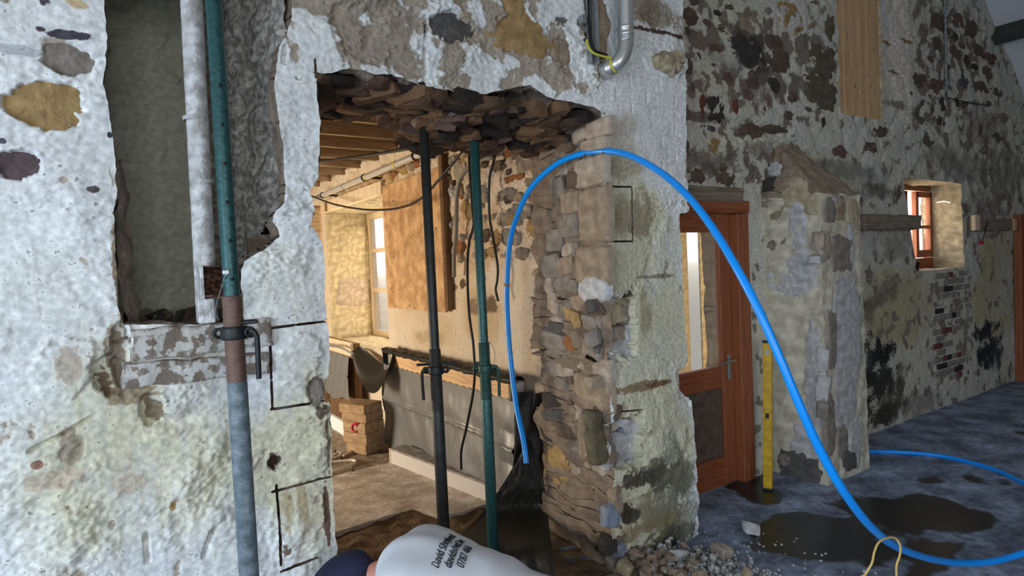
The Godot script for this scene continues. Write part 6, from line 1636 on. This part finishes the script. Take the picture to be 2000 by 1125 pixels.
# Surface nets over tapered capsules joined by a smooth minimum; out shifts the skin, wrinkle adds cloth folds.
func flesh(bones: Array, cell: float, k: float, wrinkle := 0.0) -> ArrayMesh:
	var lo := Vector3.ONE * 1e9
	var hi := -lo
	for b in bones:
		for q in 2:
			var r: float = b[2 + q] + 0.03
			lo = lo.min(b[q] - Vector3(r, r, r))
			hi = hi.max(b[q] + Vector3(r, r, r))
	var n := Vector3i(((hi - lo) / cell).ceil()) + Vector3i.ONE
	var g := PackedFloat32Array()
	g.resize(n.x * n.y * n.z)
	g.fill(0.2)
	for b in bones:
		var rr: float = maxf(b[2], b[3]) + k + cell * 2.0
		var a0 := Vector3i(((Vector3(b[0]).min(b[1]) - Vector3.ONE * rr - lo) / cell).floor()).clamp(Vector3i.ZERO, n - Vector3i.ONE)
		var a1 := Vector3i(((Vector3(b[0]).max(b[1]) + Vector3.ONE * rr - lo) / cell).ceil()).clamp(Vector3i.ZERO, n - Vector3i.ONE)
		for z in range(a0.z, a1.z + 1):
			for y in range(a0.y, a1.y + 1):
				for x in range(a0.x, a1.x + 1):
					var at_ := (z * n.y + y) * n.x + x
					g[at_] = smin(g[at_], capsule(lo + Vector3(x, y, z) * cell, b), k)
	var vid := {}
	var v := PackedVector3Array()
	var idx := PackedInt32Array()
	var st := begin()
	st.set_smooth_group(0)
	for z in n.z - 1:
		for y in n.y - 1:
			for x in n.x - 1:
				var base := (z * n.y + y) * n.x + x
				var neg := 0
				for c in 8:
					if g[base + (c & 1) + ((c >> 1) & 1) * n.x + (c >> 2) * n.x * n.y] < 0.0: neg += 1
				if neg == 0 or neg == 8: continue
				var sum := Vector3.ZERO
				var cnt := 0
				for e in [[0, 1], [2, 3], [4, 5], [6, 7], [0, 2], [1, 3], [4, 6], [5, 7], [0, 4], [1, 5], [2, 6], [3, 7]]:
					var fa: float = g[base + (e[0] & 1) + ((e[0] >> 1) & 1) * n.x + (e[0] >> 2) * n.x * n.y]
					var fb: float = g[base + (e[1] & 1) + ((e[1] >> 1) & 1) * n.x + (e[1] >> 2) * n.x * n.y]
					if (fa < 0.0) == (fb < 0.0): continue
					var t := fa / (fa - fb)
					sum += Vector3(e[0] & 1, (e[0] >> 1) & 1, e[0] >> 2).lerp(Vector3(e[1] & 1, (e[1] >> 1) & 1, e[1] >> 2), t)
					cnt += 1
				vid[base] = v.size()
				var p := lo + (Vector3(x, y, z) + sum / cnt) * cell
				if wrinkle > 0.0: p = p + Vector3(1, 1, 1).normalized() * wrinkle * (soft.get_noise_3d(p.x * 5.0 + p.z * 5.0, p.y * 7.0, p.z * 2.0) * 1.0 + 0.12 * mid.get_noise_3d(p.x * 1.5, p.y * 1.5, p.z * 1.5))
				v.append(p)
	for z in range(1, n.z - 1):
		for y in range(1, n.y - 1):
			for x in range(1, n.x - 1):
				var b := (z * n.y + y) * n.x + x
				for ax in 3:
					var s1: int = [1, n.x, n.x * n.y][ax]
					if (g[b] < 0.0) == (g[b + s1] < 0.0): continue
					var s2: int = [n.x, n.x * n.y, 1][ax]
					var s3: int = [n.x * n.y, 1, n.x][ax]
					var q := [b, b - s2, b - s2 - s3, b - s3]
					if not (vid.has(q[0]) and vid.has(q[1]) and vid.has(q[2]) and vid.has(q[3])): continue
					if g[b] < 0.0: quad(st, v[vid[q[3]]], v[vid[q[2]]], v[vid[q[1]]], v[vid[q[0]]])
					else: quad(st, v[vid[q[0]]], v[vid[q[1]]], v[vid[q[2]]], v[vid[q[3]]])
	return done(st)


func make_person() -> void:
	var a := Vector3(0.72, 0, 0.69)      # from the head towards the seat
	var b := Vector3(-0.69, 0, 0.72)     # towards his left side
	var S := Vector3(0.875, 0.60, 0.44)
	var t := thing("person", "person in a navy cap and white t-shirt bending low over the ground in the opening", "person", Vector3(S.x, 0, S.z))
	var o := -t.position
	S += o
	var up := Vector3.UP
	var P := S + a * 0.42 - up * 0.155
	var neck := S - a * 0.12 + up * 0.01
	var H := S - a * 0.27 - up * 0.065
	var skin := [[S, P, 0.115, 0.12], [S + b * 0.13, S - b * 0.13, 0.075, 0.075], [neck + a * 0.06, H, 0.056, 0.056], [H, H - a * 0.02 + up * 0.012, 0.085, 0.088], [H - up * 0.05 - a * 0.05, H - up * 0.075 - a * 0.06, 0.058, 0.042]]
	var shirt := [[S + up * 0.0, P, 0.138, 0.145], [S + b * 0.12, P + b * 0.07, 0.115, 0.12], [S - b * 0.12, P - b * 0.07, 0.115, 0.12], [S + b * 0.17, S - b * 0.17, 0.085, 0.085], [neck + a * 0.075, neck + a * 0.06, 0.088, 0.082]]
	var jeans := []
	var boots := []
	var gloves := []
	for s in [-1.0, 1.0]:
		var sh = S + b * 0.19 * s - up * 0.015
		var el = S + b * 0.235 * s - a * 0.07 - up * 0.27
		var wr = S + b * 0.15 * s - a * 0.22 - up * 0.47
		skin.append([sh, el, 0.05, 0.04]); skin.append([el, wr, 0.041, 0.027])
		shirt.append([sh, sh.lerp(el, 0.62), 0.078, 0.066])
		# a hand pressed to the ground: palm, four fingers, a thumb from the side
		var fw = (-a * 0.9 - b * 0.1 * s - up * 0.25).normalized()
		var palm = wr + fw * 0.05 - up * 0.01
		skin.append([wr, palm, 0.027, 0.03])
		for k in 4:
			var side := b * (k - 1.5) * 0.021
			var k0 = palm + fw * 0.025 + side
			var ln: float = [0.06, 0.072, 0.068, 0.052][k]
			var k1 = k0 + fw * ln * 0.5 - up * 0.002
			gloves.append([palm + side * 0.6, k0, 0.012, 0.0105]); gloves.append([k0, k1, 0.0105, 0.009]); gloves.append([k1, k1 + (fw - up * 0.7).normalized() * ln * 0.55, 0.009, 0.0075])
		var th = palm - b * s * 0.03 - fw * 0.02
		gloves.append([th, th - b * s * 0.03 + fw * 0.03, 0.013, 0.0105]); gloves.append([th - b * s * 0.03 + fw * 0.03, th - b * s * 0.035 + fw * 0.055, 0.0105, 0.008])
		var hip = P + b * 0.1 * s - up * 0.03
		var kn = hip - a * 0.3 - up * 0.36
		kn.y = 0.075
		var an = kn + a * 0.4
		an.y = 0.07
		skin.append([hip, kn, 0.08, 0.055]); skin.append([kn, an, 0.055, 0.04])
		jeans.append([P + b * 0.05 * s, hip + a * 0.03, 0.125, 0.12]); jeans.append([hip, kn, 0.108, 0.078]); jeans.append([kn, an, 0.075, 0.06])
		boots.append([an, an + a * 0.05 - up * 0.012, 0.055, 0.052]); boots.append([an + a * 0.05 - up * 0.015, an + a * 0.16 - up * 0.025, 0.045, 0.036])
	mat("skin", c8(206, 140, 118), 0.6)
	mat("shirt_white", c8(236, 239, 244), 0.95)
	mat("cap_navy", c8(40, 44, 78), 0.9, M.grain, 8.0)
	mat("cap_band", c8(28, 32, 54), 0.9, M.grain, 8.0)
	mat("stripe", c8(120, 150, 170), 0.9)
	mat("jeans", c8(58, 64, 84), 0.95, M.grain, 6.0)
	mat("boots", c8(70, 56, 44), 0.8, M.grain, 6.0)
	mat("ink", c8(28, 30, 40), 0.9)
	# one skin for the whole body, hands and face on finer grids
	var body := SurfaceTool.new()
	body.begin(Mesh.PRIMITIVE_TRIANGLES)
	body.append_from(flesh(skin, 0.013, 0.03), 0, Transform3D())
	body.append_from(flesh(gloves, 0.004, 0.008), 0, Transform3D())
	var face := [[H - up * 0.02 - a * 0.085, H - up * 0.05 - a * 0.1, 0.012, 0.017]]
	for s in [-1.0, 1.0]:
		face.append([H + b * 0.086 * s - up * 0.01 + a * 0.01, H + b * 0.09 * s - up * 0.045 + a * 0.005, 0.016, 0.011])
		face.append([H - a * 0.08 + b * 0.03 * s - up * 0.005, H - a * 0.08 + b * 0.034 * s - up * 0.006, 0.016, 0.016])
	face.append([H - a * 0.088 - up * 0.085 + b * 0.022, H - a * 0.088 - up * 0.085 - b * 0.022, 0.009, 0.009])
	body.append_from(flesh(face, 0.004, 0.01), 0, Transform3D())
	put("body", body.commit(), M.skin, t)
	put("t_shirt", flesh(shirt, 0.011, 0.05, 0.016), M.shirt_white, t)
	put("trousers", flesh(jeans, 0.014, 0.05, 0.008), M.jeans, t)
	put("boots", flesh(boots, 0.011, 0.02), M.boots, t)
	# the cap: a lathed crown tilted forward, a band at the back, two pale stripes, a peak
	var ax := (up * 0.86 - a * 0.5).normalized()
	var cx := b
	var cz := cx.cross(ax).normalized()
	var cap := Transform3D(Basis(cx, ax, cz * 1.14), H + up * 0.005)
	var l := begin()
	lathe(l, cap, [[0.101, 0.0], [0.106, 0.02], [0.105, 0.05], [0.094, 0.08], [0.07, 0.102], [0.035, 0.113], [0.0, 0.116]], 32)
	put("cap", done(l), M.cap_navy, t)
	var bd := begin()
	lathe(bd, cap, [[0.101, -0.022], [0.108, -0.02], [0.1085, 0.022], [0.104, 0.026]], 32)
	put("cap_band", done(bd), M.cap_band, t)
	for q in [0.0, 0.018]:
		var arc := []
		for k in 17:
			var an2 := PI * k / 16.0
			var fz = 0.045 + q
			var cut_ = sqrt(1.0 - pow(fz / 0.107, 2.0))
			arc.append(cap * Vector3(cos(an2) * 0.107 * cut_, 0.012 + sin(an2) * 0.104 * cut_, fz))
		put("cap_stripe", tube_mesh(arc, 0.0035, 6), M.stripe, t)
	var pk := cloth(func(u: float, v: float) -> Vector3:
		var an3 := lerpf(PI * 0.18, PI * 0.82, u)
		var r := 0.104 + 0.065 * v * sin(PI * u)
		return cap * Vector3(cos(an3) * r, -0.012 - 0.02 * v, sin(an3) * r), 16, 6)
	put("cap_peak", pk, M.cap_navy, t)
	# the handwriting on the back of the shirt
	var lines := ["David Shepherd", "davidshed.be", "0787 466"]
	var tm := TextMesh.new()
	var font := SystemFont.new()
	font.font_names = PackedStringArray(["Droid Sans"])
	font.font_italic = true
	for k in 3:
		tm = TextMesh.new()
		tm.font = font
		tm.text = lines[k]
		tm.font_size = 32
		tm.pixel_size = 0.001
		tm.depth = 0.002
		tm.horizontal_alignment = HORIZONTAL_ALIGNMENT_LEFT
		var arr := tm.surface_get_arrays(0)
		var vs: PackedVector3Array = arr[Mesh.ARRAY_VERTEX]
		var ix = arr[Mesh.ARRAY_INDEX]
		var sx := begin()
		var start := S + a * (0.11 + 0.038 * k) + b * (0.128 - 0.02 * k)
		var out := PackedVector3Array()
		for v in vs:
			var q := start - b * (v.x + v.y * 0.15) - a * v.y * 1.1
			q.y = S.y + 0.3
			for step in 40:
				var dd := field(q, shirt, 0.05)
				if dd < 0.003: break
				q.y -= dd * 0.8
			out.append(q + up * (0.006 + v.z))
		var count: int = ix.size() if ix != null else out.size()
		for q in count: sx.add_vertex(out[ix[q]] if ix != null else out[q])
		put("handwriting", done(sx), M.ink, t)


func _ready() -> void:
	# camera
	var cam := Camera3D.new()
	cam.name = "camera"
	cam.position = Vector3(0, 1.69, 2.46)
	cam.rotation_degrees = Vector3(-2.15, -33.5, -2.58)
	cam.fov = 50.23
	cam.near = 0.05
	add_child(cam)
	# overcast sky
	var we := WorldEnvironment.new()
	we.name = "environment"
	var env := Environment.new()
	env.background_mode = Environment.BG_SKY
	var sky := Sky.new()
	var sm := ProceduralSkyMaterial.new()
	sm.sky_top_color = c8(190, 212, 240)
	sm.sky_horizon_color = c8(248, 246, 240)
	sm.ground_horizon_color = c8(236, 230, 218)
	sm.ground_bottom_color = c8(150, 146, 138)
	sm.sky_energy_multiplier = 1.6
	sm.ground_energy_multiplier = 1.2
	sky.sky_material = sm
	env.sky = sky
	env.tonemap_mode = Environment.TONE_MAPPER_LINEAR
	env.tonemap_exposure = 1.0
	env.sdfgi_enabled = true
	env.ssao_enabled = true
	env.ssil_enabled = true
	we.environment = env
	add_child(we)
	# daylight through the cart doorway, the inner room's side window and the porch
	daylight("doorway_daylight", Vector3(-3.2, 1.55, 2.9), Vector3(0, -90, 0), Vector2(3.8, 2.9), Color(0.82, 0.91, 1.0), 15.0)
	daylight("rear_window_daylight", Vector3(-0.9, 2.4, 7.0), Vector3(0, 0, 0), Vector2(3.4, 2.6), Color(0.99, 0.98, 0.96), 9.6)
	daylight("side_window_daylight", Vector3(-1.95, 1.02, -4.2), Vector3(0, -90, 0), Vector2(1.7, 1.3), Color(1.0, 0.93, 0.82), 21.0)
	daylight("window_daylight", Vector3(2.86, 1.6, -4.25), Vector3(0, 90, 0), Vector2(1.7, 1.4), Color(1.0, 0.9, 0.74), 3.0)
	daylight("porch_daylight", Vector3(5.5, 1.2, -1.2), Vector3(0, 90, 0), Vector2(0.8, 2.2), Color(1.0, 0.84, 0.58), 2.2)
	daylight("casement_daylight", Vector3(7.3, 1.9, -0.8), Vector3(0, 180, 0), Vector2(0.9, 0.8), Color(1.0, 0.92, 0.82), 1.1)

	make_materials()
	mat("earth", c8(132, 108, 80), 1.0, M.grain, 2.0, M.pit, 1.0)
	mat("screed", c8(240, 230, 222), 0.6, noise_tex(512, noise(0.012, 5, 61), Color(0.66, 0.63, 0.58), Color(1, 1, 1), noise(0.06, 3, 62)), 0.7, M.crisp, 0.2)
	mat("purlin", c8(84, 88, 84), 0.9, M.grain, 2.0)
	build_front_wall()
	build_right_wall()
	build_inner_room()
	build_floor()
	build_shell()
	make_window_right()
	make_door()
	make_buttress()
	make_loft_boards()
	make_battens()
	make_props()
	make_flue()
	make_inner_things()
	make_blue_pipe()
	make_level()
	make_person()
	make_rubble()


func daylight(called: String, p: Vector3, turn: Vector3, size: Vector2, tint: Color, energy: float) -> void:
	var l := AreaLight3D.new()
	l.name = called
	l.position = p
	l.rotation_degrees = turn
	l.area_size = size
	l.light_color = tint
	l.light_energy = energy
	l.area_range = 30.0
	l.shadow_enabled = true
	add_child(l)
